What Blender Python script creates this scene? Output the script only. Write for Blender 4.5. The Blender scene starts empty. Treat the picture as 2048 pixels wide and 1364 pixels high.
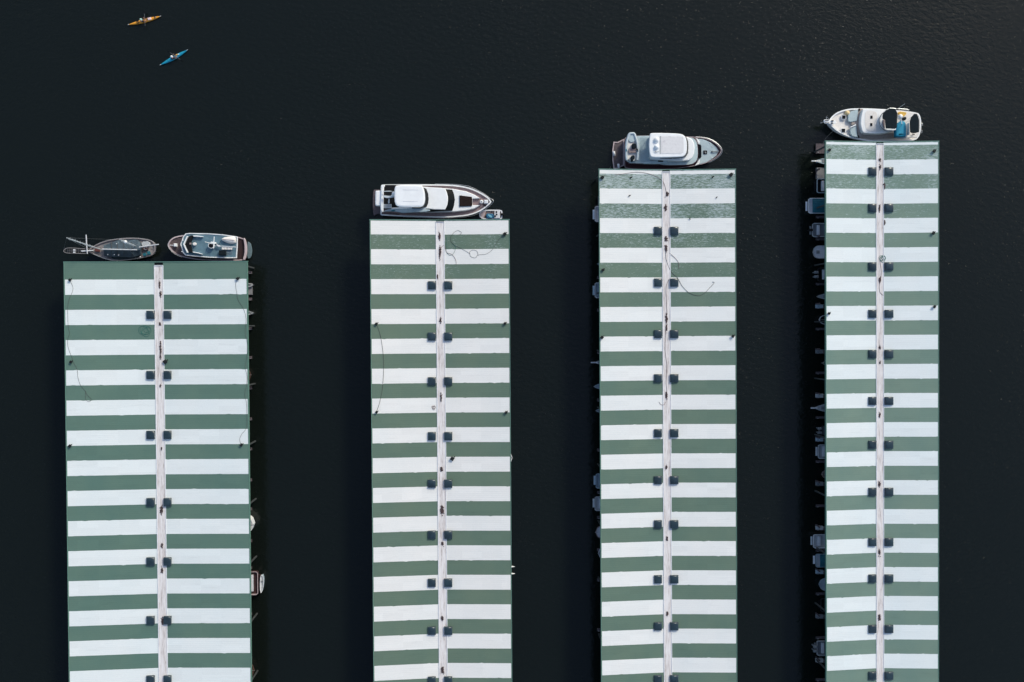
import bpy, math, random
from mathutils import Vector, Matrix, Euler
random.seed(7)
sc = bpy.context.scene
C = sc.collection

# ------------------------------------------------------------ camera
F = 1875.0; CX = 1024.0; CY = 682.0; H = 150.0
ROT = Euler((-0.01377, -0.03897, -0.00609), 'XYZ')
cam = bpy.data.cameras.new("camera"); cam_o = bpy.data.objects.new("camera", cam); C.objects.link(cam_o)
cam_o.location = (0, 0, H); cam_o.rotation_euler = ROT
cam.sensor_width = 36.0; cam.lens = 36.0 * F / 2048.0; cam.clip_end = 6000; cam.clip_start = 1
sc.camera = cam_o
# ------------------------------------------------------------ light
SUN_EL = math.radians(36); SUN_DIR = Vector((0.62, 0.78, 0)).normalized()
w = bpy.data.worlds.new("World"); sc.world = w; w.use_nodes = True
nt = w.node_tree; bg = nt.nodes['Background']
sky = nt.nodes.new('ShaderNodeTexSky'); sky.sky_type = 'NISHITA'; sky.sun_disc = False
sky.sun_elevation = SUN_EL; sky.sun_rotation = math.atan2(SUN_DIR.x, SUN_DIR.y)
sky.air_density = 1.0; sky.dust_density = 1.8; sky.ozone_density = 0.6
nt.links.new(sky.outputs[0], bg.inputs[0]); bg.inputs[1].default_value = 0.12
sun = bpy.data.lights.new("sun", 'SUN'); sun_o = bpy.data.objects.new("sun", sun); C.objects.link(sun_o)
sun.energy = 1.5; sun.angle = math.radians(10); sun.color = (1.0, 0.945, 0.78)
sd = Vector((SUN_DIR.x * math.cos(SUN_EL), SUN_DIR.y * math.cos(SUN_EL), math.sin(SUN_EL)))
sun_o.rotation_euler = sd.to_track_quat('Z', 'Y').to_euler(); sun_o.location = (0, 0, 60)
sc.view_settings.view_transform = 'Standard'; sc.view_settings.look = 'None'
sc.view_settings.gamma = 1; sc.view_settings.use_curve_mapping = False
sc.view_settings.exposure = 0.58

# ------------------------------------------------------------ helpers
RM = ROT.to_matrix()
def bk(px, py, z):
    """point of the place seen at this pixel of the survey photo, at height z above the water"""
    d = RM @ Vector(((px - CX) / F, -(py - CY) / F, -1.0))
    t = (z - H) / d.z
    return Vector((d.x * t, d.y * t, z))
def lin(c):
    return tuple(((v / 255) / 12.92 if v <= 10 else (((v / 255) + 0.055) / 1.055) ** 2.4) for v in c)
MATS = {}
def mat(name, rgb, rough=0.6, metal=0.0, var=0.12, scale=3.0, bump=0.0, bscale=20.0, spec=0.5, dirt=None, dscale=1.0, dthr=0.6):
    """procedural surface: base colour with noise variation, optional dirt of its own shape, optional bump"""
    if name in MATS: return MATS[name]
    m = bpy.data.materials.new(name); m.use_nodes = True; n = m.node_tree; b = n.nodes['Principled BSDF']
    b.inputs['Roughness'].default_value = rough; b.inputs['Metallic'].default_value = metal
    b.inputs['Specular IOR Level'].default_value = spec
    c = lin(rgb)
    tc = n.nodes.new('ShaderNodeTexCoord')
    no = n.nodes.new('ShaderNodeTexNoise'); no.inputs['Scale'].default_value = scale; no.inputs['Detail'].default_value = 5
    n.links.new(tc.outputs['Object'], no.inputs['Vector'])
    cr = n.nodes.new('ShaderNodeValToRGB'); n.links.new(no.outputs['Fac'], cr.inputs['Fac'])
    cr.color_ramp.elements[0].position = 0.3; cr.color_ramp.elements[1].position = 0.7
    cr.color_ramp.elements[0].color = tuple(v * (1 - var) for v in c) + (1,)
    cr.color_ramp.elements[1].color = tuple(min(0.9, v * (1 + var)) for v in c) + (1,)
    out = cr.outputs['Color']
    if dirt:
        n2 = n.nodes.new('ShaderNodeTexNoise'); n2.inputs['Scale'].default_value = dscale; n2.inputs['Detail'].default_value = 8
        n2.inputs['Roughness'].default_value = 0.65
        n.links.new(tc.outputs['Object'], n2.inputs['Vector'])
        r2 = n.nodes.new('ShaderNodeValToRGB'); n.links.new(n2.outputs['Fac'], r2.inputs['Fac'])
        r2.color_ramp.elements[0].position = dthr; r2.color_ramp.elements[1].position = dthr + 0.15
        mx = n.nodes.new('ShaderNodeMixRGB'); n.links.new(r2.outputs['Color'], mx.inputs['Fac'])
        n.links.new(out, mx.inputs['Color1']); mx.inputs['Color2'].default_value = lin(dirt) + (1,)
        out = mx.outputs['Color']
    n.links.new(out, b.inputs['Base Color'])
    if bump:
        n3 = n.nodes.new('ShaderNodeTexNoise'); n3.inputs['Scale'].default_value = bscale; n3.inputs['Detail'].default_value = 3
        n.links.new(tc.outputs['Object'], n3.inputs['Vector'])
        bp = n.nodes.new('ShaderNodeBump'); bp.inputs['Strength'].default_value = bump; bp.inputs['Distance'].default_value = 0.05
        n.links.new(n3.outputs['Fac'], bp.inputs['Height']); n.links.new(bp.outputs['Normal'], b.inputs['Normal'])
    MATS[name] = m
    return m
def tag(o, label=None, cat=None, group=None, kind=None):
    if label: o['label'] = label
    if cat: o['category'] = cat
    if group: o['group'] = group
    if kind: o['kind'] = kind
    return o
def thing(name, loc, label, cat, group=None):
    o = bpy.data.objects.new(name, None); C.objects.link(o); o.location = loc
    o.empty_display_size = 0.3
    return tag(o, label, cat, group)
def off(p):
    v = Vector((0, 0, 0))
    while p is not None: v = v + Vector(p.location); p = p.parent
    return v
def mesh(name, vs, fs, m, parent=None, smooth=False, mi=None, loc=None):
    o0 = off(parent) if parent else (Vector(loc) if loc else Vector((0, 0, 0)))
    me = bpy.data.meshes.new(name)
    me.from_pydata([tuple(Vector(v) - o0) for v in vs], [], fs)
    ms = m if isinstance(m, (list, tuple)) else [m]
    for q in ms: me.materials.append(q)
    if mi:
        for p, i in zip(me.polygons, mi): p.material_index = i
    if smooth:
        for p in me.polygons: p.use_smooth = True
    me.update()
    o = bpy.data.objects.new(name, me); C.objects.link(o)
    if parent: o.parent = parent
    elif loc: o.location = loc
    return o
class MB:
    """collects shapes for one mesh"""
    def __init__(s): s.v = []; s.f = []
    def add(s, vs, fs):
        k = len(s.v); s.v += [Vector(v) for v in vs]; s.f += [tuple(i + k for i in f) for f in fs]; return s
    def box(s, c, d, rz=0.0, bev=0.02):
        cx, cy, cz = c; hx, hy, hz = d[0] / 2, d[1] / 2, d[2] / 2; bev = min(bev, hx * .4, hy * .4, hz * .4)
        ca, sa = math.cos(rz), math.sin(rz)
        P = [(-hx, -hy), (hx, -hy), (hx, hy), (-hx, hy)]
        vs = []
        for (z, k) in ((-hz, 0), (hz - bev, 0), (hz, bev)):
            for (x, y) in P:
                x2 = x - math.copysign(k, x); y2 = y - math.copysign(k, y)
                vs.append((cx + x2 * ca - y2 * sa, cy + x2 * sa + y2 * ca, cz + z))
        fs = [(3, 2, 1, 0), (8, 9, 10, 11)]
        for r in (0, 4):
            for i in range(4): j = (i + 1) % 4; fs.append((r + i, r + j, r + 4 + j, r + 4 + i))
        return s.add(vs, fs)
    def tube(s, pts, r, n=6, r2=None):
        pts = [Vector(p) for p in pts]; rings = []
        for i, p in enumerate(pts):
            d = (pts[min(i + 1, len(pts) - 1)] - pts[max(i - 1, 0)])
            if d.length < 1e-6: d = Vector((0, 0, 1))
            d.normalize(); a = d.cross(Vector((0, 0, 1)))
            if a.length < 1e-3: a = Vector((1, 0, 0))
            a.normalize(); b = d.cross(a)
            rr = r if r2 is None else r + (r2 - r) * i / (len(pts) - 1)
            rings.append([p + a * rr * math.cos(2 * math.pi * k / n) + b * rr * math.sin(2 * math.pi * k / n) for k in range(n)])
        vs = [v for g in rings for v in g]; fs = []
        for i in range(len(rings) - 1):
            for k in range(n):
                k2 = (k + 1) % n; fs.append((i * n + k, i * n + k2, (i + 1) * n + k2, (i + 1) * n + k))
        fs.append(tuple(range(n - 1, -1, -1))); fs.append(tuple((len(rings) - 1) * n + k for k in range(n)))
        return s.add(vs, fs)
    def dome(s, c, r, h, n=14, m=5, base=0.0):
        vs = []; fs = []
        for i in range(m + 1):
            a = (math.pi / 2) * i / m
            rr = r * math.cos(a) if i < m else r * 0.02
            for k in range(n): vs.append((c[0] + rr * math.cos(2 * math.pi * k / n), c[1] + rr * math.sin(2 * math.pi * k / n), c[2] + h * math.sin(a)))
        vs = [(c[0] + r * math.cos(2 * math.pi * k / n), c[1] + r * math.sin(2 * math.pi * k / n), c[2] - base) for k in range(n)] + vs
        for i in range(m + 1):
            for k in range(n): k2 = (k + 1) % n; fs.append((i * n + k, i * n + k2, (i + 1) * n + k2, (i + 1) * n + k))
        fs.append(tuple((m + 1) * n + k for k in range(n)))
        return s.add(vs, fs)
    def build(s, name, m, parent=None, smooth=False, loc=None): return mesh(name, s.v, s.f, m, parent, smooth, None, loc)
def crop(ox, oy, s): return lambda *uv: [(ox + u / s, oy + v / s) for (u, v) in uv]
def chaikin(p, it=1):
    for _ in range(it):
        q = []
        for i in range(len(p)):
            a = p[i]; b = p[(i + 1) % len(p)]
            q.append((a[0] * .75 + b[0] * .25, a[1] * .75 + b[1] * .25)); q.append((a[0] * .25 + b[0] * .75, a[1] * .25 + b[1] * .75))
        p = q
    return p
def area(p): return sum(p[i][0] * p[(i + 1) % len(p)][1] - p[(i + 1) % len(p)][0] * p[i][1] for i in range(len(p))) / 2
def world(pts, z, sm=0):
    """photo outline -> outline on the place at height z (z may be a function of px); counter-clockwise"""
    p = chaikin(pts, sm)
    out = [bk(a, b, z(a) if callable(z) else z) for (a, b) in p]
    if area([(v.x, v.y) for v in out]) < 0: out.reverse()
    return out
def inset(w3, d):
    n = len(w3); out = []
    for i in range(n):
        a, b, c = w3[i - 1], w3[i], w3[(i + 1) % n]
        e1 = Vector((b.x - a.x, b.y - a.y)); e2 = Vector((c.x - b.x, c.y - b.y))
        if e1.length < 1e-6: e1 = e2.copy()
        if e2.length < 1e-6: e2 = e1.copy()
        e1.normalize(); e2.normalize()
        nn = Vector((-e1.y - e2.y, e1.x + e2.x)); L = nn.length
        if L < 1e-4: nn = Vector((-e1.y, e1.x)); L = 1
        nn = nn / L; k = min(1.6, 1 / max(0.5, nn.dot(Vector((-e1.y, e1.x)))))
        out.append(Vector((b.x + nn.x * d * k, b.y + nn.y * d * k, b.z)))
    return out
def strips(rings, cap_top=True, cap_bot=True):
    """rings from bottom to top"""
    n = len(rings[0]); vs = [v for r in rings for v in r]; fs = []
    for i in range(len(rings) - 1):
        for k in range(n): k2 = (k + 1) % n; fs.append((i * n + k, i * n + k2, (i + 1) * n + k2, (i + 1) * n + k))
    if cap_bot: fs.append(tuple(range(n - 1, -1, -1)))
    if cap_top: fs.append(tuple((len(rings) - 1) * n + k for k in range(n)))
    return vs, fs
def zs(r, dz): return [Vector((v.x, v.y, v.z + dz)) for v in r]
def slab(name, pts, z, th, m, parent, sm=0, r=0.05, lean=0.0, crown=0.0):
    top = world(pts, z, sm)
    bot = zs(inset(top, -lean) if lean else top, -th)
    rings = [bot, zs(top, -r), zs(inset(top, r * .35), -r * .3), inset(top, r)]
    if crown: rings += [zs(inset(top, r + crown * 3), crown * .7)]
    vs, fs = strips(rings)
    return mesh(name, vs, fs, m, parent)
def loft(name, pb, zb, pt, zt, m, parent, cap=True):
    b = [bk(x, y, zb) for x, y in pb]; t = [bk(x, y, zt) for x, y in pt]
    if area([(v.x, v.y) for v in b]) < 0: b.reverse(); t.reverse()
    vs, fs = strips([b, t], cap, False)
    return mesh(name, vs, fs, m, parent)
def ringwall(name, pts, z, wdt, ht, m, parent, sm=0):
    o_ = world(pts, z, sm); i_ = inset(o_, wdt)
    vs, fs = strips([zs(o_, -ht), o_, i_, zs(i_, -ht)], False, False)
    return mesh(name, vs, fs, m, parent)
def hull(parent, pts, z, mh, md, sm=2, cap=0.12, bw=0.35, mcap=None, shrink=0.55, deckname='deck', wl=None):
    """hull with flare down to the waterline, a cap rail, and a deck inside it"""
    top = world(pts, z, sm)
    i_ = inset(top, cap)
    r1 = zs(inset(top, 0.03), -0.12)
    def low(d, zz): 
        q = inset(top, d); return [Vector((v.x, v.y, zz)) for v in q]
    rings = [low(shrink + .15, -0.35), low(shrink, 0.02), low(shrink * .4, .6), r1, zs(top, -0.1), zs(top, -.03)]
    vs, fs = strips(rings, False, True)
    h = mesh('hull', vs, fs, mh, parent)
    vs, fs = strips([zs(top, -.03), top, i_, zs(i_, -bw - .03)], False, False)
    g = mesh('gunwale', vs, fs, mcap or mh, parent)
    d = mesh(deckname, zs(inset(top, cap - .02), -bw), [tuple(range(len(top)))], md, parent)
    return h, g, d
def tube(name, pts, r, m, parent, n=6, r2=None): return MB().tube(pts, r, n, r2).build(name, m, parent)
def line3(pts, z): return [bk(a, b, z) for a, b in pts]
def smooth_line(pts, k=4):
    out = []
    n = len(pts)
    for i in range(n - 1):
        p0 = Vector(pts[max(i - 1, 0)]); p1 = Vector(pts[i]); p2 = Vector(pts[i + 1]); p3 = Vector(pts[min(i + 2, n - 1)])
        for j in range(k):
            t = j / k
            out.append(0.5 * ((2 * p1) + (p2 - p0) * t + (2 * p0 - 5 * p1 + 4 * p2 - p3) * t * t + (3 * p1 - p0 - 3 * p2 + p3) * t ** 3))
    out.append(Vector(pts[-1])); return out

# ------------------------------------------------------------ materials
WHITE = mat('white_gelcoat', (234, 236, 236), .5, var=.04, scale=1.2)
WHITE2 = mat('off_white_gelcoat', (212, 214, 218), .5, var=.08, scale=2.5, dirt=(176, 172, 168), dscale=2.2, dthr=.6)
CREAM = mat('cream_nonskid', (226, 222, 217), .7, var=.05, scale=6, dirt=(196, 186, 176), dscale=1.5, dthr=.6)
TEAK = mat('weathered_teak', (146, 126, 126), .7, var=.16, scale=2.5, dirt=(112, 92, 92), dscale=2, dthr=.62)
TEAKD = mat('dark_wet_teak', (84, 74, 78), .7, var=.25, scale=3, dirt=(140, 132, 134), dscale=4, dthr=.6)
GLASS = mat('tinted_glass', (13, 17, 20), .3, var=.1, spec=.15)
BLACK = mat('black_canvas', (22, 32, 38), .9, spec=.15, var=.25, scale=4, bump=.4, bscale=6)
BROWN = mat('brown_cushion', (38, 28, 26), .9, spec=.15, var=.2, scale=4, bump=.5, bscale=4)
STEEL = mat('stainless_steel', (190, 194, 198), .35, metal=.8, var=.05)
ALU = mat('painted_aluminium', (196, 204, 208), .45, var=.06)
GREY = mat('grey_plastic', (120, 126, 130), .6, var=.1)
TEALDECK = mat('pale_teal_deck', (170, 188, 193), .65, var=.08, scale=2, dirt=(146, 160, 166), dscale=1.6, dthr=.6)
BLUEDECK = mat('blue_grey_deck', (88, 118, 132), .7, var=.13, scale=1.4, dirt=(112, 140, 150), dscale=1.8, dthr=.56)
MAROON = mat('maroon_paint', (72, 30, 38), .4, var=.15)
DKWOOD = mat('dark_varnished_wood', (62, 42, 42), .5, var=.3, scale=2, dirt=(120, 92, 86), dscale=3, dthr=.62)
PINKCAP = mat('faded_cap_rail', (186, 170, 172), .6, var=.1, scale=3)
TURQ = mat('turquoise_cover', (22, 138, 172), .7, var=.12, scale=2.5, bump=.6, bscale=3)
TARP = mat('blue_tarp', (22, 92, 128), .6, var=.5, scale=2.5, bump=.8, bscale=4)
TEALC = mat('teal_canvas', (26, 104, 120), .75, var=.2, scale=2)
YELLOW = mat('yellow_canvas', (240, 186, 84), .7, var=.15, scale=4, dirt=(220, 214, 200), dscale=3, dthr=.56)
SLATE = mat('blue_grey_canvas', (62, 78, 88), .8, var=.3, scale=1.2, dirt=(98, 118, 128), dscale=1.6, dthr=.55, bump=.5, bscale=3)
TAN = mat('worn_grey_deck', (142, 138, 138), .75, var=.2, scale=2, dirt=(92, 86, 86), dscale=3, dthr=.55)
DKHULL = mat('dark_hull_paint', (40, 42, 46), .5, var=.2, dirt=(110, 100, 98), dscale=2.5, dthr=.66)
REDBOX = mat('rusty_red_paint', (96, 50, 46), .7, var=.3)
WOODDOCK = mat('weathered_dock_wood', (88, 80, 84), .9, var=.25, scale=5, dirt=(60, 54, 58), dscale=3, dthr=.55)
CONC = mat('dock_concrete', (128, 128, 130), .85, var=.15, scale=2)
ORANGE = mat('orange_kayak_shell', (232, 156, 44), .35, var=.08)
CYAN = mat('blue_kayak_shell', (22, 146, 176), .4, var=.08)
DARK = mat('dark_rubber', (20, 22, 25), .8, spec=.2, var=.2)
SKIN = mat('skin', (176, 128, 104), .6, var=.05)
ROPE = mat('pale_rope', (126, 122, 112), .9)
HOSE = mat('black_cable', (74, 80, 78), .8)
HOSEG = mat('green_rope', (52, 108, 98), .8)
HOSEB = mat('faded_brown_hose', (132, 118, 116), .8)
LEAF = mat('leaf_debris', (72, 58, 58), .95, var=.5, scale=8, bump=.8)
FASC = mat('green_fascia_paint', (96, 134, 120), .55, var=.06)
STEELD = mat('shed_steel', (66, 70, 70), .7, var=.1)
VENT = mat('dark_vent_metal', (28, 32, 34), .7, spec=.2, var=.3)
SKYL = mat('smoked_acrylic', (40, 56, 64), .22, var=.3, scale=1.1, spec=.55)
CURB = mat('skylight_curb', (62, 74, 80), .5)
TILEB = mat('pale_blue_gelcoat', (160, 178, 188), .5, var=.1)
GREYB = mat('grey_gelcoat', (184, 188, 190), .55, var=.12, scale=3)
ROSE = mat('faded_rose_gelcoat', (138, 122, 120), .6, var=.12)
BRONZE = mat('brown_hull_paint', (92, 66, 56), .55, var=.2)

# ------------------------------------------------------------ water
def water():
    m = bpy.data.materials.new('lake_water'); m.use_nodes = True; n = m.node_tree; b = n.nodes['Principled BSDF']
    b.inputs['Base Color'].default_value = (0.0058, 0.0086, 0.0072, 1)
    b.inputs['Roughness'].default_value = .04; b.inputs['IOR'].default_value = 1.33
    tc = n.nodes.new('ShaderNodeTexCoord')
    def noise(scale, stretch, rot, detail=3):
        mp = n.nodes.new('ShaderNodeMapping'); mp.inputs['Rotation'].default_value = (0, 0, math.radians(rot)); mp.inputs['Scale'].default_value = stretch
        n.links.new(tc.outputs['Object'], mp.inputs['Vector'])
        no = n.nodes.new('ShaderNodeTexNoise'); no.inputs['Scale'].default_value = scale; no.inputs['Detail'].default_value = detail
        n.links.new(mp.outputs[0], no.inputs['Vector']); return no
    a = noise(1.9, (.55, 1.0, 1), 32, 5); c = noise(5.0, (.6, 1, 1), 24, 3)
    big = noise(.03, (1, 1, 1), 0, 3)
    ad = n.nodes.new('ShaderNodeMath'); ad.operation = 'MULTIPLY_ADD'; ad.inputs[1].default_value = .3
    n.links.new(c.outputs['Fac'], ad.inputs[0]); n.links.new(a.outputs['Fac'], ad.inputs[2])
    k = noise(4.6, (.7, 1, 1), 28, 2)      # rare steep wavelets
    s1 = n.nodes.new('ShaderNodeMath'); s1.operation = 'SUBTRACT'; s1.inputs[1].default_value = .65; s1.use_clamp = True; n.links.new(k.outputs['Fac'], s1.inputs[0])
    s2 = n.nodes.new('ShaderNodeMath'); s2.operation = 'MULTIPLY_ADD'; s2.inputs[1].default_value = 3.8
    n.links.new(s1.outputs[0], s2.inputs[0]); n.links.new(ad.outputs[0], s2.inputs[2]); ad = s2
    mr = n.nodes.new('ShaderNodeMapRange'); mr.inputs['From Min'].default_value = .35; mr.inputs['From Max'].default_value = .65
    mr.inputs['To Min'].default_value = .5; mr.inputs['To Max'].default_value = 1.0
    n.links.new(big.outputs['Fac'], mr.inputs['Value'])
    bp = n.nodes.new('ShaderNodeBump'); bp.inputs['Distance'].default_value = .062
    n.links.new(mr.outputs[0], bp.inputs['Strength'])
    n.links.new(ad.outputs[0], bp.inputs['Height']); n.links.new(bp.outputs[0], b.inputs['Normal'])
    S = 2500; N = 10
    vs = [(-S + 2 * S * i / N, -S + 2 * S * j / N, 0) for j in range(N + 1) for i in range(N + 1)]
    fs = [(j * (N + 1) + i, j * (N + 1) + i + 1, (j + 1) * (N + 1) + i + 1, (j + 1) * (N + 1) + i) for j in range(N) for i in range(N)]
    tag(mesh('water', vs, fs, m), kind='structure')
water()

# ------------------------------------------------------------ boat sheds
ZE = 6.0; ZV = 5.295; P = 4.567; YB = -78.0
def roofmat(name, rgb, fl, ytop, fall, glint_dirt=(196, 208, 212), worn=(0.0, 0.0, 0.0)):
    """painted ribbed sheet; fl = amount of streaks, sun glints painted into the green and dirt on the white, denser towards the head of the shed"""
    m = bpy.data.materials.new(name); m.use_nodes = True; n = m.node_tree; b = n.nodes['Principled BSDF']
    b.inputs['Roughness'].default_value = .62; b.inputs['Specular IOR Level'].default_value = .3
    tc = n.nodes.new('ShaderNodeTexCoord')
    def noise(sc_, st, det, rough=.5):
        mp = n.nodes.new('ShaderNodeMapping'); mp.inputs['Scale'].default_value = st
        n.links.new(tc.outputs['Object'], mp.inputs['Vector'])
        no = n.nodes.new('ShaderNodeTexNoise'); no.inputs['Scale'].default_value = sc_; no.inputs['Detail'].default_value = det
        no.inputs['Roughness'].default_value = rough
        n.links.new(mp.outputs[0], no.inputs['Vector']); return no
    def math_(op, a, bb=None, cl=False):
        q = n.nodes.new('ShaderNodeMath'); q.operation = op; q.use_clamp = cl
        for i, v in enumerate((a, bb)):
            if v is None: continue
            if isinstance(v, (int, float)): q.inputs[i].default_value = v
            else: n.links.new(v, q.inputs[i])
        return q.outputs[0]
    base = noise(.16, (1, .6, 1), 4, .6); fine = noise(6, (1, 3, 1), 3)
    c = lin(rgb)
    cr = n.nodes.new('ShaderNodeValToRGB'); n.links.new(base.outputs['Fac'], cr.inputs['Fac'])
    cr.color_ramp.elements[0].position = .3; cr.color_ramp.elements[1].position = .7
    a1, a2 = worn[0], worn[1]
    cr.color_ramp.elements[0].color = (c[0] * (1 - a1), c[1] * (1 - a1 * .4), c[2] * (1 - a1 * .2), 1)
    cr.color_ramp.elements[1].color = (min(.86, c[0] * (1 + a2)), min(.86, c[1] * (1 + a2 * .6)), min(.88, c[2] * (1 + a2 * .2)), 1)
    f2 = math_('MULTIPLY_ADD', fine.outputs['Fac'], .22); n.nodes[-1].inputs[2].default_value = .89
    mxm = n.nodes.new('ShaderNodeMixRGB'); mxm.blend_type = 'MULTIPLY'; mxm.inputs['Fac'].default_value = 1
    n.links.new(cr.outputs[0], mxm.inputs['Color1'])
    cmb = n.nodes.new('ShaderNodeCombineColor')
    for i in range(3): n.links.new(f2, cmb.inputs[i])
    n.links.new(cmb.outputs[0], mxm.inputs['Color2'])
    out = mxm.outputs[0]
    sn = n.nodes.new('ShaderNodeVectorMath'); sn.operation = 'SNAP'; sn.inputs[1].default_value = (3.05, .914, 1000)
    n.links.new(tc.outputs['Object'], sn.inputs[0])
    wn = n.nodes.new('ShaderNodeTexWhiteNoise'); wn.noise_dimensions = '2D'; n.links.new(sn.outputs[0], wn.inputs['Vector'])
    stn = noise(.8, (.35, 3.0, 1), 6, .7)
    t1 = math_('MULTIPLY_ADD', wn.outputs['Value'], .05); n.nodes[-1].inputs[2].default_value = .955
    t2 = math_('MULTIPLY_ADD', math_('SUBTRACT', stn.outputs['Fac'], .56, True), -.5); n.nodes[-1].inputs[2].default_value = 1.0
    tt = math_('MULTIPLY', t1, t2)
    cm2 = n.nodes.new('ShaderNodeCombineColor')
    for i in range(3): n.links.new(tt, cm2.inputs[i])
    mx2 = n.nodes.new('ShaderNodeMixRGB'); mx2.blend_type = 'MULTIPLY'; mx2.inputs['Fac'].default_value = 1
    n.links.new(out, mx2.inputs['Color1']); n.links.new(cm2.outputs[0], mx2.inputs['Color2']); out = mx2.outputs[0]
    sep = n.nodes.new('ShaderNodeSeparateXYZ'); n.links.new(tc.outputs['Object'], sep.inputs[0])
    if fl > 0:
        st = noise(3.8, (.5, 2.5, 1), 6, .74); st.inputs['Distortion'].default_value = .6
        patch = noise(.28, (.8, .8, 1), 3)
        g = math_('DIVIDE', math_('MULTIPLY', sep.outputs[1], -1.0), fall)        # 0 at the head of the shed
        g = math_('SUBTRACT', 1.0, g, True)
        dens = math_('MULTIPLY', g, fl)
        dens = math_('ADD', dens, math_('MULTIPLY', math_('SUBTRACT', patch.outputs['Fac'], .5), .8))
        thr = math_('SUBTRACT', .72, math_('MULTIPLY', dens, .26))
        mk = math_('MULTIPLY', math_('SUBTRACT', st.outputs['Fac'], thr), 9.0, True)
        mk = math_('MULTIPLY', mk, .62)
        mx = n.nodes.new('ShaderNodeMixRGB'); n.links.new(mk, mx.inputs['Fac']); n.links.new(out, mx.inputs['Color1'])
        mx.inputs['Color2'].default_value = lin(glint_dirt) + (1,); out = mx.outputs[0]  # sun glints mixed into the green base colour; dirt streaks on white
    n.links.new(out, b.inputs['Base Color'])
    wv = n.nodes.new('ShaderNodeTexWave'); wv.bands_direction = 'Y'; wv.inputs['Scale'].default_value = 1.05
    wv.inputs['Distortion'].default_value = .0
    n.links.new(tc.outputs['Object'], wv.inputs['Vector'])
    bp = n.nodes.new('ShaderNodeBump'); bp.inputs['Strength'].default_value = .25; bp.inputs['Distance'].default_value = .02
    n.links.new(wv.outputs['Fac'], bp.inputs['Height']); n.links.new(bp.outputs[0], b.inputs['Normal'])
    return m
def guttermat(seed):
    m = bpy.data.materials.new('gutter_membrane'); m.use_nodes = True; n = m.node_tree; b = n.nodes['Principled BSDF']
    b.inputs['Roughness'].default_value = .8
    tc = n.nodes.new('ShaderNodeTexCoord'); mp = n.nodes.new('ShaderNodeMapping'); mp.inputs['Scale'].default_value = (2.6, .25, 1)
    mp.inputs['Location'].default_value = (seed, seed * 3, 0)
    n.links.new(tc.outputs['Object'], mp.inputs['Vector'])
    no = n.nodes.new('ShaderNodeTexNoise'); no.inputs['Scale'].default_value = 1.6; no.inputs['Detail'].default_value = 8; no.inputs['Roughness'].default_value = .7
    n.links.new(mp.outputs[0], no.inputs['Vector'])
    cr = n.nodes.new('ShaderNodeValToRGB'); n.links.new(no.outputs['Fac'], cr.inputs['Fac'])
    e = cr.color_ramp.elements; e[0].position = .4; e[0].color = lin((228, 225, 223)) + (1,); e[1].position = .72; e[1].color = lin((150, 138, 132)) + (1,)
    q = e.new(.53); q.color = lin((214, 208, 205)) + (1,)
    n.links.new(cr.outputs[0], b.inputs['Base Color']); return m
WP = {}
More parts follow.
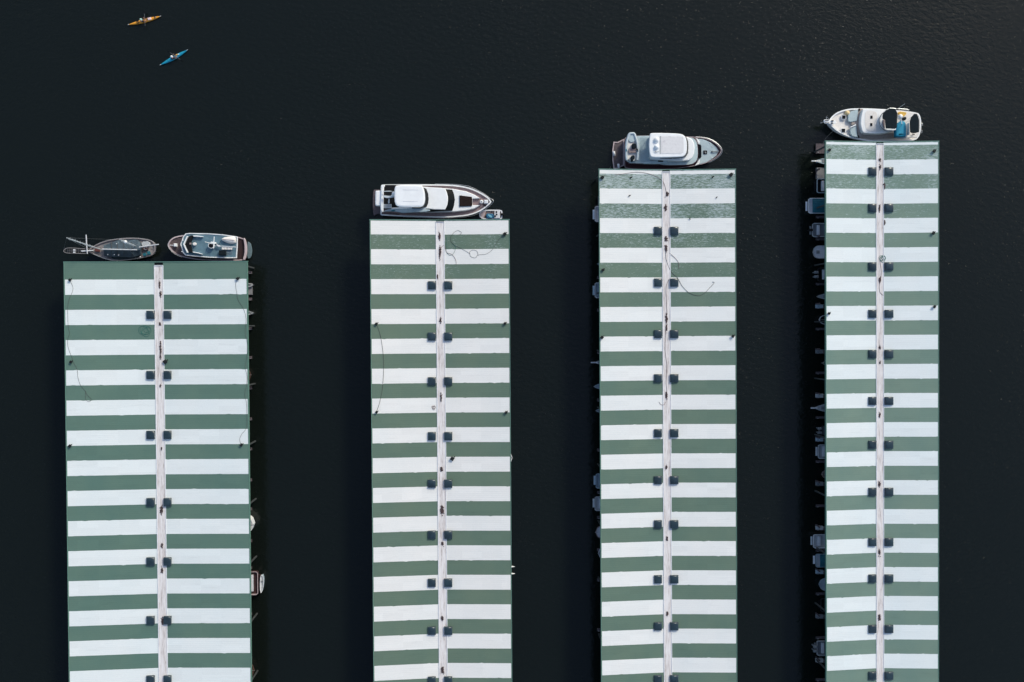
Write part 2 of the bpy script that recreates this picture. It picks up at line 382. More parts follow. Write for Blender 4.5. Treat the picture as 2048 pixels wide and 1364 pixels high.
def shed(idx, xL, g1, g2, xR, m0, yT, kfirst, rows, sx, label, fl, fall, green, vents):
    t = thing('boat_shed', ((xL + xR) / 2, yT, 0), label, 'boat shed', 'striped boat sheds of the marina')
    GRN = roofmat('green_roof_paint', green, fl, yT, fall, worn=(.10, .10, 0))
    WHT = roofmat('white_roof_paint', {1: (226, 231, 229), 2: (230, 229, 225), 3: (229, 230, 227), 4: (226, 232, 231)}[idx], fl * .35, yT, fall, glint_dirt=(205, 200, 202), worn=(.035, .02, 0))
    edges = [yT]; mats = []
    k = kfirst; y = yT
    spans = []
    kk = kfirst
    while m0 - P * kk > YB:
        a = m0 - P * kk; bb = a - P * .503
        spans.append((a, bb)); kk += 1
    ys = [(yT, 0)]
    cur = yT
    bands = []
    for a, bb in spans:
        a = min(a, yT - .1)
        if bb >= yT - .3: continue
        if a < cur: bands.append((cur, a, 0))
        bands.append((a, max(bb, YB), 1)); cur = max(bb, YB)
    if cur > YB: bands.append((cur, YB, 0))
    e = .11
    for side in (0, 1):
        xs = [xL, xL + e, g1] if side == 0 else [g2, xR - e, xR]
        def zz(x): return ZV + (ZE - ZV) * ((g1 - x) / (g1 - xL) if side == 0 else (x - g2) / (xR - g2))
        vs = []; fs = []; mi = []
        def quad(x0, x1, ya, yb, i):
            k0 = len(vs); vs.extend([(x0, yb, zz(x0)), (x1, yb, zz(x1)), (x1, ya, zz(x1)), (x0, ya, zz(x0))]); fs.append((k0, k0 + 1, k0 + 2, k0 + 3)); mi.append(i)
        xa, xb = (xs[1], xs[2]) if side == 0 else (xs[0], xs[1])
        NC = 26; cols = [xa + (xb - xa) * q_ / NC for q_ in range(NC + 1)]
        def edge(yv):
            if yv in (yT, YB): return [yv] * (NC + 1)
            jit = [random.uniform(-.008, .008) for _ in cols]
            for q_ in range(NC + 1):
                if random.random() < .03: jit[q_] += random.choice((-.06, .05))
            return [yv + d_ for d_ in jit]
        top_e = edge(bands[0][0])
        for (a, bb, w_) in bands:
            bot_e = edge(bb)
            if side == 0: quad(xs[0], xs[1], a, bb, 0)
            else: quad(xs[1], xs[2], a, bb, 0)
            for q_ in range(NC):
                x0, x1 = cols[q_], cols[q_ + 1]; k0 = len(vs)
                vs.extend([(x0, bot_e[q_], zz(x0)), (x1, bot_e[q_ + 1], zz(x1)), (x1, top_e[q_ + 1], zz(x1)), (x0, top_e[q_], zz(x0))]); fs.append((k0, k0 + 1, k0 + 2, k0 + 3)); mi.append(w_)
            top_e = bot_e
        # underside
        k0 = len(vs); vs.extend([(xs[0], YB, zz(xs[0]) - .14), (xs[2], YB, zz(xs[2]) - .14), (xs[2], yT, zz(xs[2]) - .14), (xs[0], yT, zz(xs[0]) - .14)])
        fs.append((k0 + 3, k0 + 2, k0 + 1, k0)); mi.append(2)
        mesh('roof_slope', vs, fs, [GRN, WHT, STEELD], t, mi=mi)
    # valley gutter: a shallow membrane strip with low kerbs
    gm = guttermat(idx * 7.3)
    b = MB(); yt = yT - (.5 if idx == 1 else .25)
    b.add([(g1 - .02, YB, ZV + .03), (g2 + .02, YB, ZV + .03), (g2 + .02, yt, ZV + .03), (g1 - .02, yt, ZV + .03)], [(0, 1, 2, 3)])
    b.build('valley_gutter', gm, t)
    b = MB(); L = yt - YB
    for x in (g1, g2): b.box((x, (yt + YB) / 2, ZV + .035), (.12, L, .09))
    b.box(((g1 + g2) / 2, yt, ZV + .06), (g2 - g1, .1, .16))
    b.build('gutter_kerb', WHITE2, t)
    # fascia round the eaves
    b = MB(); zf = ZE - .2
    for x in (xL - .005, xR + .005): b.box((x, (yT + YB) / 2, zf), (.07, yT - YB, .5))
    gm_ = (g1 + g2) / 2
    for (x0, x1) in ((xL, gm_), (xR, gm_)):
        s_ = 1 if x1 > x0 else -1
        vs = [(x0 - .09 * s_, yT - .0, ZE - .5), (x1, yT, ZV - .5), (x1, yT, ZV + .05), (x0 - .09 * s_, yT, ZE + .05),
              (x0 - .09 * s_, yT + .1, ZE - .5), (x1, yT + .1, ZV - .5), (x1, yT + .1, ZV + .05), (x0 - .09 * s_, yT + .1, ZE + .05)]
        b.add(vs, [(0, 1, 2, 3), (7, 6, 5, 4), (0, 4, 5, 1), (3, 2, 6, 7), (0, 3, 7, 4), (1, 5, 6, 2)])
    b.build('fascia', FASC, t)
    # columns, tie beams
    n = 0; y = yT - .6
    while y > YB:
        for x in (xL + .35, (g1 + g2) / 2, xR - .35):
            zt = (ZE if abs(x - gm_) > 2 else ZV) - .3
            MB().box((x, y, zt / 2 + .1), (.2, .2, zt - .2)).build('column', STEELD, t)
        bb = MB().box(((xL + xR) / 2, y, ZV - .38), (xR - xL - .6, .16, .3)); bb.build('beam', STEELD, t)
        y -= 2 * P
    # skylights
    for i, py in enumerate(rows):
        for (xa, xb) in sx:
            a = bk(xa, py - 8, ZV + .35); c = bk(xb, py + 8, ZV + .35)
            cx_, cy_ = (a.x + c.x) / 2, (a.y + c.y) / 2; ww = abs(c.x - a.x) - .04; hh = 1.2
            cb = MB().box((cx_, cy_, ZV + .16), (ww + .06, hh + .06, .34)).build('skylight', CURB, t)
            d = MB(); o2 = [(-1, -1), (1, -1), (1, 1), (-1, 1)]; rings = []
            for (k_, z_) in ((1, 0), (.97, .06), (.85, .12), (.65, .16), (.4, .185), (.12, .195)):
                rings.append([Vector((cx_ + p_ * ww / 2 * k_, cy_ + q_ * hh / 2 * k_, ZV + .34 + z_)) for p_, q_ in o2])
            vs, fs = strips(rings); d.add(vs, fs); d.build('dome', SKYL, cb, smooth=True)
    for (px, py, s_) in vents:
        q = bk(px, py, ZE - .1); xm = q.x
        zr = ZV + (ZE - ZV) * ((g1 - xm) / (g1 - xL) if xm < g1 else (xm - g2) / (xR - g2) if xm > g2 else 0)
        q = bk(px, py, zr + .25)
        b = MB().tube([(q.x, q.y, zr), (q.x, q.y, zr + .2)], .1 * s_, 8)
        b.box((q.x, q.y, zr + .27), (.36 * s_, .36 * s_, .16), rz=math.pi / 4 + random.uniform(-.25, .25), bev=.05)
        b.box((q.x + .2 * s_, q.y + .16 * s_, zr + .2), (.2 * s_, .12, .1), rz=.6)
        b.build('roof_vent', VENT, t)
    WP[idx] = (xL, g1, g2, xR)
    return t
SH = [
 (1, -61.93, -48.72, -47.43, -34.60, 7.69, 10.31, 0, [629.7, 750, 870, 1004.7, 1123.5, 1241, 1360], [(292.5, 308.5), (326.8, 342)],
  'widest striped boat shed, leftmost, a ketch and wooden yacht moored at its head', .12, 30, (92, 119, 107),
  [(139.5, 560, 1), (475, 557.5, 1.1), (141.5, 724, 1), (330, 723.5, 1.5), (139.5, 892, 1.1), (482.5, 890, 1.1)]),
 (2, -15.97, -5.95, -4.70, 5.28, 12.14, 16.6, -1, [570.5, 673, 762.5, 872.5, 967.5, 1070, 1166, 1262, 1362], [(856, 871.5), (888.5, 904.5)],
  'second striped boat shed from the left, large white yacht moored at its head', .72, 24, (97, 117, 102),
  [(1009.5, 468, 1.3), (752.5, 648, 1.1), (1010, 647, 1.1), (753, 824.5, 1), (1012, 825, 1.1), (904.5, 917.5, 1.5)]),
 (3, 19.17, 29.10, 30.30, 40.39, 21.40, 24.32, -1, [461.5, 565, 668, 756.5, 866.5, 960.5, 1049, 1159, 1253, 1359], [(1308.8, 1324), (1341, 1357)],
  'third striped boat shed from the left, heavily glint-streaked top, trawler yacht moored at its head', 1.15, 30, (97, 119, 105),
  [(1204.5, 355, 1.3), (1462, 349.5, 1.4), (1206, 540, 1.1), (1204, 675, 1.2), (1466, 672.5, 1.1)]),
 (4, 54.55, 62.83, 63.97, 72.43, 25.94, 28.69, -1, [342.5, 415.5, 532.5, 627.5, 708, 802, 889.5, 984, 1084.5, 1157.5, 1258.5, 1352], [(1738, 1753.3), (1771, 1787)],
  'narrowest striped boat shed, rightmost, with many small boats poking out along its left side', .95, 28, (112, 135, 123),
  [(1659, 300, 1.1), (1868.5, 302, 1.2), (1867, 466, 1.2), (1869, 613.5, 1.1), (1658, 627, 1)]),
]
SHED = {}
for s in SH: SHED[s[0]] = shed(*s)
def roofz(px, py, d=.04):
    """point on a shed roof seen at this pixel, d above the sheet"""
    z = ZV + .3
    for _ in range(4):
        q = bk(px, py, z + d)
        for (xL, g1, g2, xR) in WP.values():
            if xL - .3 <= q.x <= xR + .3:
                z = ZV + max(0, (ZE - ZV) * ((g1 - q.x) / (g1 - xL) if q.x < g1 else (q.x - g2) / (xR - g2) if q.x > g2 else 0)) + (.03 if g1 < q.x < g2 else 0)
    return bk(px, py, z + d)
def cable(name, pts, m, label, cat, r=.022, grp='hoses and cables lying on the shed roofs'):
    w3 = smooth_line([roofz(a, b, r) for a, b in pts], 4)
    o = MB().tube(w3, r, 5).build(name, m, None, smooth=True, loc=tuple(w3[0]))
    return tag(o, label, cat, grp)
def coil(name, px, py, rr, n, m, label, cat, r=.024, el=1.0):
    pts = []
    for i in range(n * 14):
        a = 2 * math.pi * i / 14; k = rr * (.8 + .3 * math.sin(i * .23) + .16 * math.sin(i * .71))
        pts.append((px + k * math.cos(a) * el + rr * .4 * math.sin(i * .09), py + k * math.sin(a) + rr * .3 * math.cos(i * .13)))
    return cable(name, pts, m, label, cat, r)
c1 = crop(120, 510, 4.87); c2 = crop(120, 780, 4.87); c3 = crop(720, 350, 6.4); c4 = crop(730, 540, 4.87); c5 = crop(1170, 330, 5.05); c6 = crop(1170, 590, 5.05); c7 = crop(1590, 370, 5.245)
cable('power_cable', c1((97, 250), (125, 310), (120, 360), (90, 430), (75, 520), (80, 700), (95, 760), (75, 820), (80, 900), (120, 1010), (130, 1045), (165, 1110), (175, 1190), (200, 1270), (250, 1330)) + c2((252, 30), (275, 60), (305, 92), (280, 114), (250, 90), (248, 50), (250, 10)), HOSE, 'long black cable down the left edge of the leftmost shed, ending in a loop', 'cable')
cable('power_cable', c1((1722, 240), (1710, 290), (1722, 370), (1735, 440), (1785, 520), (1812, 620), (1803, 760), (1822, 850), (1822, 970), (1803, 1090), (1822, 1180), (1815, 1280)) + c2((1805, 0), (1800, 60), (1815, 120), (1820, 250), (1815, 370), (1770, 430), (1750, 480), (1762, 530)), HOSE, 'long black cable along the right edge of the leftmost shed roof', 'cable')
coil('rope_coil', 290.5, 661.5, 8.5, 5, HOSEG, 'tangled green rope coil on a green stripe of the leftmost shed', 'rope', el=1.15)
cable('power_cable', c3((1855, 765), (1780, 820), (1740, 880), (1700, 950), (1620, 1010), (1510, 1025), (1480, 1060), (1420, 1045), (1402, 990), (1440, 962), (1490, 970), (1510, 1015), (1490, 1045)), HOSE, 'black cable with a round loop leading to the top right corner of the second shed', 'cable')
cable('power_cable', c3((1410, 1010), (1330, 960), (1230, 910), (1170, 860), (1160, 800), (1190, 750), (1250, 710), (1300, 740), (1270, 765)), HOSE, 'dark green hose curling up from the loop towards the head of the second shed', 'hose')
cable('garden_hose', c3((1105, 790), (1107, 900), (1105, 980), (1150, 1030), (1200, 1000), (1222, 920), (1180, 880)), HOSEG, 'short green hose in a hook shape beside the gutter, head of the second shed', 'hose')
cable('garden_hose', c3((1030, 940), (1080, 900), (1110, 990), (1180, 1020), (1225, 1090), (1232, 1150)), HOSEB, 'thin faded hose trailing from the gutter over a white stripe, second shed', 'hose', r=.03)
cable('power_cable', c4((115, 530), (150, 640), (175, 800), (182, 950), (170, 1150), (140, 1300), (118, 1364), (112, 1384)), HOSE, 'thin bowed cable along the left edge of the second shed roof', 'cable', r=.03)
coil('rope_coil', 867, 815, 3.2, 3, HOSEB, 'small pale rope tangle beside the gutter of the second shed', 'rope', r=.025)
cable('garden_hose', c5((300, 100), (400, 88), (520, 72), (650, 90), (760, 140), (800, 190), (818, 260), (822, 290), (840, 300), (842, 280), (820, 284)), HOSEB, 'brown hose arching over the top stripes of the third shed into its gutter', 'hose', r=.032)
cable('garden_hose', c5((815, 885), (822, 960), (870, 1080), (935, 1140), (980, 1220), (1050, 1290), (1140, 1320), (1200, 1300), (1260, 1240), (1305, 1190), (1285, 1182)), HOSE, 'long dark hose sagging from the gutter across the right half of the third shed', 'hose', r=.028)
cable('garden_hose', c5((855, 890), (910, 940), (945, 990), (948, 1050)), HOSEB, 'short thin hose right of the gutter on the third shed, above the long sagging hose', 'hose', r=.03)
cable('garden_hose', c5((850, 1150), (820, 1230), (822, 1364)) + c6((824, 100), (828, 200), (818, 320), (812, 450), (810, 570), (830, 730), (820, 870), (826, 960), (824, 1060)), HOSEB, 'long dark hose lying inside the gutter of the third shed', 'hose', r=.032)
cable('garden_hose', c6((748, 1080), (765, 1105), (795, 1110), (815, 1080)), HOSEB, 'short curved hose end hanging out on the left of the third shed gutter', 'hose', r=.03)
coil('rope_coil', 1764.5, 517, 5.5, 4, HOSEG, 'loose rope coil lying in the gutter of the rightmost shed', 'rope', r=.03)
cable('garden_hose', c7((890, 790), (905, 900), (900, 990), (885, 1060), (895, 1130), (938, 1165)), HOSEB, 'thin hose running down the gutter of the rightmost shed from the rope coil', 'hose', r=.03)
# leaf litter in the gutters
DEB = {1: [(319, 570, 3, 13), (321, 588, 4, 8), (320, 649, 4, 6), (320.5, 772, 3, 6), (323, 1020, 6, 14), (324, 1091, 4, 8), (324, 1141, 4, 10), (325, 1242, 5, 12), (321, 700, 3, 30), (323, 896, 3, 6)],
       2: [(879, 473, 5, 12), (880, 505, 4, 22), (875, 553, 3, 8), (881, 641, 4, 9), (882, 795, 4, 15), (883, 938, 5, 8), (884, 1020, 7, 18), (885, 1087, 5, 8), (885, 1237, 5, 7), (885, 1340, 6, 12)],
       3: [(1331, 416, 6, 10), (1332, 478, 6, 8), (1332, 497, 5, 14), (1333, 637, 4.5, 16), (1333, 655, 3, 12), (1333, 790, 4, 14), (1333, 934, 4, 6), (1334, 1077, 4, 9), (1335, 1227, 4, 9), (1334, 388, 6, 8)],
       4: [(1760, 320, 4, 5), (1760, 334, 3, 8), (1759, 418, 3, 14), (1760, 560, 4, 10), (1760, 695, 4, 6), (1760, 725, 3, 5), (1759, 830, 4, 8), (1759, 968, 4, 8), (1759, 1105, 4, 10), (1759, 1235, 5, 11), (1769, 445, 3, 8), (1769, 371, 4, 10)]}
NAMES = {1: 'leftmost', 2: 'second', 3: 'third', 4: 'rightmost'}
for i, L in DEB.items():
    b = MB()
    for (px, py, wx, wy) in L:
        for _ in range(int(wx * wy * 1.3)):
            r1_ = random.gauss(0, .27); r2_ = random.gauss(0, .27)
            q = roofz(px + r1_ * wx * .8, py + r2_ * wy, .04)
            s_ = random.uniform(.05, .11); a = random.uniform(0, 6.3)
            b.box((q.x, q.y, q.z + random.uniform(0, .04)), (s_ * 1.6, s_, .03), rz=a, bev=.01)
    tag(b.build('leaf_litter', LEAF), 'brown leaf litter clumped along the gutter of the %s shed' % NAMES[i], 'leaf litter', kind='stuff')

# birds on the third shed
def bird(px, py, ang, label, k=1.0):
    q = roofz(px, py, 0.02); t = thing('bird', tuple(q), label, 'bird', 'dark birds standing on the third shed roof')
    vs = []; fs = []; n = 8; st = [(-.2, .02, .12), (-.12, .06, .12), (0, .085, .14), (.1, .07, .16), (.15, .045, .2), (.19, .05, .23), (.23, .03, .23), (.27, .006, .22)]
    ca, sa = math.cos(ang), math.sin(ang)
    for (x, r, z) in st:
        for j in range(n):
            a = 2 * math.pi * j / n; y = r * math.cos(a)
            vs.append((q.x + k * (x * ca - y * sa), q.y + k * (x * sa + y * ca), q.z + k * (z + r * math.sin(a))))
    for i in range(len(st) - 1):
        for j in range(n): j2 = (j + 1) % n; fs.append((i * n + j, i * n + j2, (i + 1) * n + j2, (i + 1) * n + j))
    mesh('body', vs, fs, DARK, t, smooth=True)
    b = MB()
    for s_ in (-.03, .03): b.tube([(q.x - s_ * sa * k, q.y + s_ * ca * k, q.z), (q.x - s_ * sa * k, q.y + s_ * ca * k, q.z + .09 * k)], .008, 4)
    b.build('leg', GREY, t)
    for s_ in (-1, 1):
        w_ = [(-.24, .02), (.08, .05), (.06, .1), (-.1, .11)]
        mesh('wing', [(q.x + k * (x * ca - s_ * y * sa), q.y + k * (x * sa + s_ * y * ca), q.z + k * (.17 - y * .3)) for x, y in w_] + [(q.x + k * (x * ca - s_ * y * sa), q.y + k * (x * sa + s_ * y * ca), q.z + k * (.15 - y * .3)) for x, y in w_], [(0, 1, 2, 3), (7, 6, 5, 4), (0, 4, 5, 1), (1, 5, 6, 2), (2, 6, 7, 3), (3, 7, 4, 0)], VENT, t)
bird(1262, 355, .5, 'dark bird on the first green stripe, left of the gutter of the third shed')
bird(1425.5, 354, .6, 'dark bird on the first green stripe, right half of the third shed')
bird(1259, 391.5, .45, 'dark bird on a white stripe, left half of the third shed', .9)
bird(1433, 395, .9, 'small dark bird on a white stripe, right half of the third shed', .75)
bird(1379.5, 437.5, 2.2, 'small dark bird on a stripe edge above the top skylights of the third shed', .75)

# ------------------------------------------------------------ docks under the sheds
for i, (xL, g1, g2, xR) in WP.items():
    yT = SH[i - 1][5]; t = thing('main_dock', ((g1 + g2) / 2, yT, 0), 'floating walkway running under the %s shed' % NAMES[i], 'dock', 'main docks under the sheds')
    MB().box(((g1 + g2) / 2, (yT + YB) / 2, .3), (2.2, yT - YB - 2, .5)).build('walkway', CONC, t)
    MB().box(((xL + xR) / 2, yT - 1.3, .31), (xR - xL - 1.2, 1.8, .5)).build('head_pier', CONC, t)
def finger(idx, px, py, w_, side, label, step=None, pile=True):
    """finger pier whose outer end shows past the eave; side -1 = sticks out to the left"""
    q = bk(px, py, .55); L = 7.5
    t = thing('finger_pier', (q.x, q.y, 0), label, 'finger pier', 'finger piers along the shed eaves')
    MB().box((q.x - side * L / 2, q.y, .42), (L, w_, .22)).build('deck', WOODDOCK, t)
    MB().box((q.x - side * L / 2, q.y, .12), (L - .3, w_ * .8, .38)).build('float', DARK, t)
    if pile:
        MB().tube([(q.x - side * .15, q.y + w_ * .5 + .16, -1.5), (q.x - side * .15, q.y + w_ * .5 + .16, 1.6)], .14, 10).dome((q.x - side * .15, q.y + w_ * .5 + .16, 1.6), .15, .1, 10, 3).build('pile', WOODDOCK, t)
    for k in range(2): MB().box((q.x - side * (.3 + 1.6 * k), q.y - w_ * .38, .58), (.3, .07, .09)).build('cleat', STEEL, t)
def steps(px, py, side, label, m):
    q = bk(px, py, .9); t = thing('boarding_steps', (q.x, q.y, .53), label, 'boarding steps', 'boarding steps on the finger piers')
    for k, z in enumerate((.25, .5)):
        MB().box((q.x - side * (.55 if k else -.02), q.y, .53 + z / 2), (.55, .58, z), bev=.04).build('step', m, t)
    MB().tube([(q.x + side * .2, q.y + .26, .6), (q.x + side * .1, q.y + .26, 1.5), (q.x - side * .8, q.y + .26, 1.55)], .025, 5).build('handrail', STEEL, t)
ords = ['first', 'second', 'third', 'fourth', 'fifth', 'sixth', 'seventh', 'eighth', 'ninth', 'tenth', 'eleventh', 'twelfth', 'thirteenth', 'fourteenth', 'fifteenth', 'sixteenth', 'seventeenth', 'eighteenth', 'nineteenth', 'twentieth', 'twenty-first', 'twenty-second', 'twenty-third', 'twenty-fourth', 'twenty-fifth', 'twenty-sixth']
f4 = [(296, 1), (346, 1), (434, 0), (478, 0), (568, 0), (613.5, 1), (658, 0), (704, 1), (746, 0), (792.5, 1), (835, 0), (880, 1), (923.5, 0), (968.5, 1), (1012, 0), (1057, 1), (1101, 0), (1145, 1), (1188, 0), (1234, 1), (1276, 0), (1322, 1), (1360, 0)]
ns = 0
for k, (py, s_) in enumerate(f4):
    finger(4, 1632.5 if k else 1632, py + (0 if k else 1), (.62 if s_ else .38) if k else 1.6, -1, '%s finger pier from the top along the left eave of the rightmost shed' % ords[k], pile=bool(k % 2))
    if s_ and k > 1:
        steps(1636, py - 1, -1, 'moulded boarding steps, %s from the top beside the rightmost shed' % ords[ns], [TILEB, GREY, GREYB][ns % 3]); ns += 1
for k, py in enumerate([440, 555, 620, 705, 800, 900, 985, 1035, 1100, 1160, 1260]):
    q = bk(1195, py, .5)
    finger(3, 1194.5, py, .45, -1, '%s finger pier from the top along the left eave of the third shed' % ords[k], pile=False)
for k, py in enumerate([545, 598, 657, 715, 776, 838, 898, 960, 1018, 1082, 1136, 1228, 1316]):
    finger(1, 503.5, py, .42, 1, '%s finger pier from the top along the right eave of the leftmost shed' % ords[k], pile=False)

# ------------------------------------------------------------ small boats in the slips
def slipboat(side, px, y0, y1, kind, mh, md, label, cat, L=8.0, zd=1.05, extras=(), name='slip_boat', mcap=None, grp='small boats moored under the sheds'):
    """side: -1 its outer end points left, +1 right. kind: 'bow' or 'stern' at the outer end"""
    a = bk(px, y0, zd); c = bk(px, y1, zd); x0 = (a.x + c.x) / 2; yc = (a.y + c.y) / 2; W = abs(a.y - c.y)
    t = thing(name, (x0, yc, 0), label, cat, grp)
    N = 28; up = []
    for i in range(N + 1):
        d = i / N
        if kind == 'bow': hw = W / 2 * min(1.0, (d / .42)) ** .62 if d < .42 else W / 2 * (1 - .12 * ((d - .42) / .58))
        elif kind == 'round': hw = W / 2 * (1 - (1 - min(1.0, d / .22)) ** 2.4) ** .5 * (1 if d < .6 else 1 - .5 * (d - .6))
        else:
            hw = W / 2 * (1 if d < .6 else max(0.0, (1 - (d - .6) / .4)) ** .6)
            if d == 0: hw *= .86
        up.append((x0 - side * L * d, hw))
    outl = [Vector((x, yc + h_, zd)) for x, h_ in up] + [Vector((x, yc - h_, zd)) for x, h_ in reversed(up) if True]
    q = []
    for v in outl:
        if not q or (q[-1] - v).length > .02: q.append(v)
    if (q[0] - q[-1]).length < .02: q.pop()
    outl = q
    if area([(v.x, v.y) for v in outl]) < 0: outl.reverse()
    cap = .1
    low = lambda d, z: [Vector((v.x, v.y, z)) for v in inset(outl, d)]
    vs, fs = strips([low(.45, -.3), low(.32, .05), low(.08, .6), zs(outl, -.03)], False, True); mesh('hull', vs, fs, mh, t)
    i_ = inset(outl, cap)
    dd = .12 if kind != 'stern' else .4
    vs, fs = strips([zs(outl, -.03), outl, i_, zs(i_, -dd)], False, False); mesh('gunwale', vs, fs, mcap or mh, t)
    mesh('deck', zs(inset(outl, cap - .02), -dd + .01), [tuple(range(len(outl)))], md, t)
    def bx(nm, u, v, z, du, dv, dz, m, bev=.04): return MB().box((x0 - side * u, yc + v, z), (du, dv, dz), bev=bev).build(nm, m, t)
    # cabin further in
    if 'nocabin' not in extras:
        u0 = L * (.5 if kind == 'bow' else .55)
        MB().box((x0 - side * u0, yc, zd + .35), (L * .34, W * .62, .8), bev=.1).build('cabin', WHITE2, t)
        MB().box((x0 - side * u0, yc, zd + .38), (L * .345, W * .63, .28), bev=.02).build('window', GLASS, t)
    if kind in ('bow', 'round'):
        MB().box((x0 - side * L * .17, yc, zd - .08), (.5, .5, .1)).build('hatch', GREY, t)
        if 'pulpit' in extras:
            b = MB(); P0 = [(-.1, 0.0), (.6, .55), (1.9, .85)]
            for s_ in (-1, 1): b.tube([(x0 - side * u, yc + s_ * v * W * .42, zd + .6) for u, v in P0], .03, 5)
            for u, v in P0[1:]:
                for s_ in (-1, 1): b.tube([(x0 - side * u, yc + s_ * v * W * .42, zd), (x0 - side * u, yc + s_ * v * W * .42, zd + .6)], .025, 5)
            b.build('pulpit', STEEL, t)
        if 'sprit' in extras:
            b = MB().box((x0 + side * .1, yc, zd + .02), (1.1, .2, .08)).tube([(x0 + side * .66, yc, zd + .1), (x0 + side * .5, yc, zd - .2)], .04, 6); b.build('bowsprit', WHITE2, t)
        b = MB().tube([(x0 + side * .05, yc, zd + .05), (x0 - side * .4, yc, zd - .05), (x0 - side * .9, yc, zd - .05)], .04, 5); b.build('anchor', STEEL, t)
    else:
        if 'cover' in extras:
            cm = extras[-1]; b = MB(); n = 7
            for j in range(n): b.tube([(x0 - side * .7, yc + (j / (n - 1) - .5) * W * .86, zd + .05 + .28 * math.cos((j / (n - 1) - .5) * 2.6)), (x0 - side * L * .55, yc + (j / (n - 1) - .5) * W * .86, zd + .1 + .32 * math.cos((j / (n - 1) - .5) * 2.6))], .02, 4)
            vs = []; fs = []
            for j in range(n):
                y_ = yc + (j / (n - 1) - .5) * W * .9; zz = zd + .04 + .26 * math.cos((j / (n - 1) - .5) * 2.8)
                vs += [(x0 - side * .68, y_, zz), (x0 - side * L * .55, y_, zz + .05)]
            vs += [(x0 - side * .68, yc - W * .45, zd - .1), (x0 - side * .68, yc + W * .45, zd - .1)]
            for j in range(n - 1): fs.append((2 * j, 2 * j + 1, 2 * j + 3, 2 * j + 2))
            fs.append((2 * n, *[2 * j for j in range(n)], 2 * n + 1))
            mesh('canvas_cover', vs, fs, cm, t)
            b.build('cover_batten', cm, t)
        else:
            bx('bench', 1.0, 0, zd - .2, .45, W * .7, .3, WHITE2)
            bx('console', 2.4, W * .18, zd - .05, .7, .6, .8, GREYB)
        bx('swim_platform', -.1, 0, .42, .3, W * .6, .1, md)
        if 'outboard' in extras or 'twin' in extras:
            for v in ((-.35, .35) if 'twin' in extras else (.0,)):
                b = MB().box((x0 + side * .32, yc + v, zd + .12), (.6, .4, .45), bev=.12).box((x0 + side * .42, yc + v, zd - .5), (.25, .15, .9))
                b.build('outboard_motor', DARK if 'twin' not in extras else GREY, t)
    return t
RS = 'beside the rightmost shed'
slipboat(-1, 1631, 312, 332, 'bow', TILEB, TILEB, 'pale blue sailboat bow with white sprit, first boat left of the rightmost shed', 'sailboat', extras=('sprit',), name='sailboat')
slipboat(-1, 1634, 357, 386, 'stern', TILEB, DARK, 'motorboat with curved pale transom and dark cockpit, second boat beside the rightmost shed', 'motorboat', name='motorboat')
slipboat(-1, 1617, 396, 427, 'stern', WHITE, WHITE2, 'motorboat with white stern and bright teal canvas, furthest out beside the rightmost shed', 'motorboat', extras=('cover', TEALC), name='motorboat')
slipboat(-1, 1625, 446, 474, 'stern', GREYB, GREY, 'grey open motorboat with an outboard, below the teal covered boat', 'motorboat', extras=('outboard', 'nocabin'), name='motorboat')
slipboat(-1, 1626, 491, 517, 'round', GREYB, WHITE2, 'blunt white dinghy bow below the grey outboard motorboat, rightmost shed', 'motorboat', L=5, extras=('nocabin',), name='motorboat')
slipboat(-1, 1636, 535, 563, 'stern', DKHULL, DARK, 'dark stern with pale fittings in deep shade, left side of the rightmost shed', 'motorboat', name='motorboat', extras=('twin',))
slipboat(-1, 1633.5, 583, 603, 'bow', GREYB, GREYB, 'pointed pale grey sailboat bow with a dark anchor, upper part of the rightmost shed', 'sailboat', name='sailboat')
slipboat(-1, 1638, 629, 650, 'round', WHITE2, DARK, 'rounded bow with white rim around dark deck, beside the rightmost shed', 'motorboat', name='motorboat', mcap=WHITE2)
slipboat(-1, 1643, 714, 738, 'bow', DKHULL, DARK, 'dark bow with a bare steel pulpit rail, beside the rightmost shed', 'sailboat', extras=('pulpit',), name='sailboat')
slipboat(-1, 1629.5, 804, 828, 'bow', GREYB, GREYB, 'pale grey sailboat bow with long bow sprit, midway down the rightmost shed', 'sailboat', extras=('sprit',), name='sailboat')
slipboat(-1, 1643, 851, 871, 'stern', DKHULL, GREY, 'dark stern with two small outboards, below the midway sailboat of the rightmost shed', 'motorboat', extras=('twin',), name='motorboat')
slipboat(-1, 1636.5, 889, 918, 'stern', GREYB, GREYB, 'boxy grey pontoon stern beside the rightmost shed', 'pontoon boat', name='pontoon_boat', zd=.9)
slipboat(-1, 1643, 939, 959, 'round', ROSE, ROSE, 'faded rose coloured boat stern barely showing beside the rightmost shed', 'motorboat', name='motorboat')
slipboat(-1, 1627, 1069, 1097, 'stern', WHITE2, GREYB, 'whitish motorboat stern with dark round fittings, lower part of the rightmost shed', 'motorboat', extras=('nocabin',), name='motorboat')
slipboat(-1, 1632, 1108, 1135, 'stern', TILEB, WHITE2, 'motorboat with a teal ribbed canvas stern, lower part of the rightmost shed', 'motorboat', extras=('cover', TEALC), name='motorboat')
slipboat(-1, 1638, 1156, 1183, 'round', TILEB, TILEB, 'rounded pale teal boat stern below the ribbed canvas boat', 'motorboat', extras=('nocabin',), name='motorboat')
slipboat(-1, 1642, 1197, 1225, 'stern', DKHULL, DARK, 'dark boat with pale deck chairs in its stern, lower part of the rightmost shed', 'motorboat', name='motorboat')
slipboat(-1, 1634, 1282, 1312, 'stern', GREYB, GREY, 'motorboat with twin outboards and pale transom, lowest boat beside the rightmost shed', 'motorboat', extras=('twin',), name='motorboat')
slipboat(-1, 1189.5, 412, 444, 'stern', WHITE2, WHITE2, 'white boat stern with two dark fittings, topmost beside the third shed', 'motorboat', extras=('nocabin',), name='motorboat')
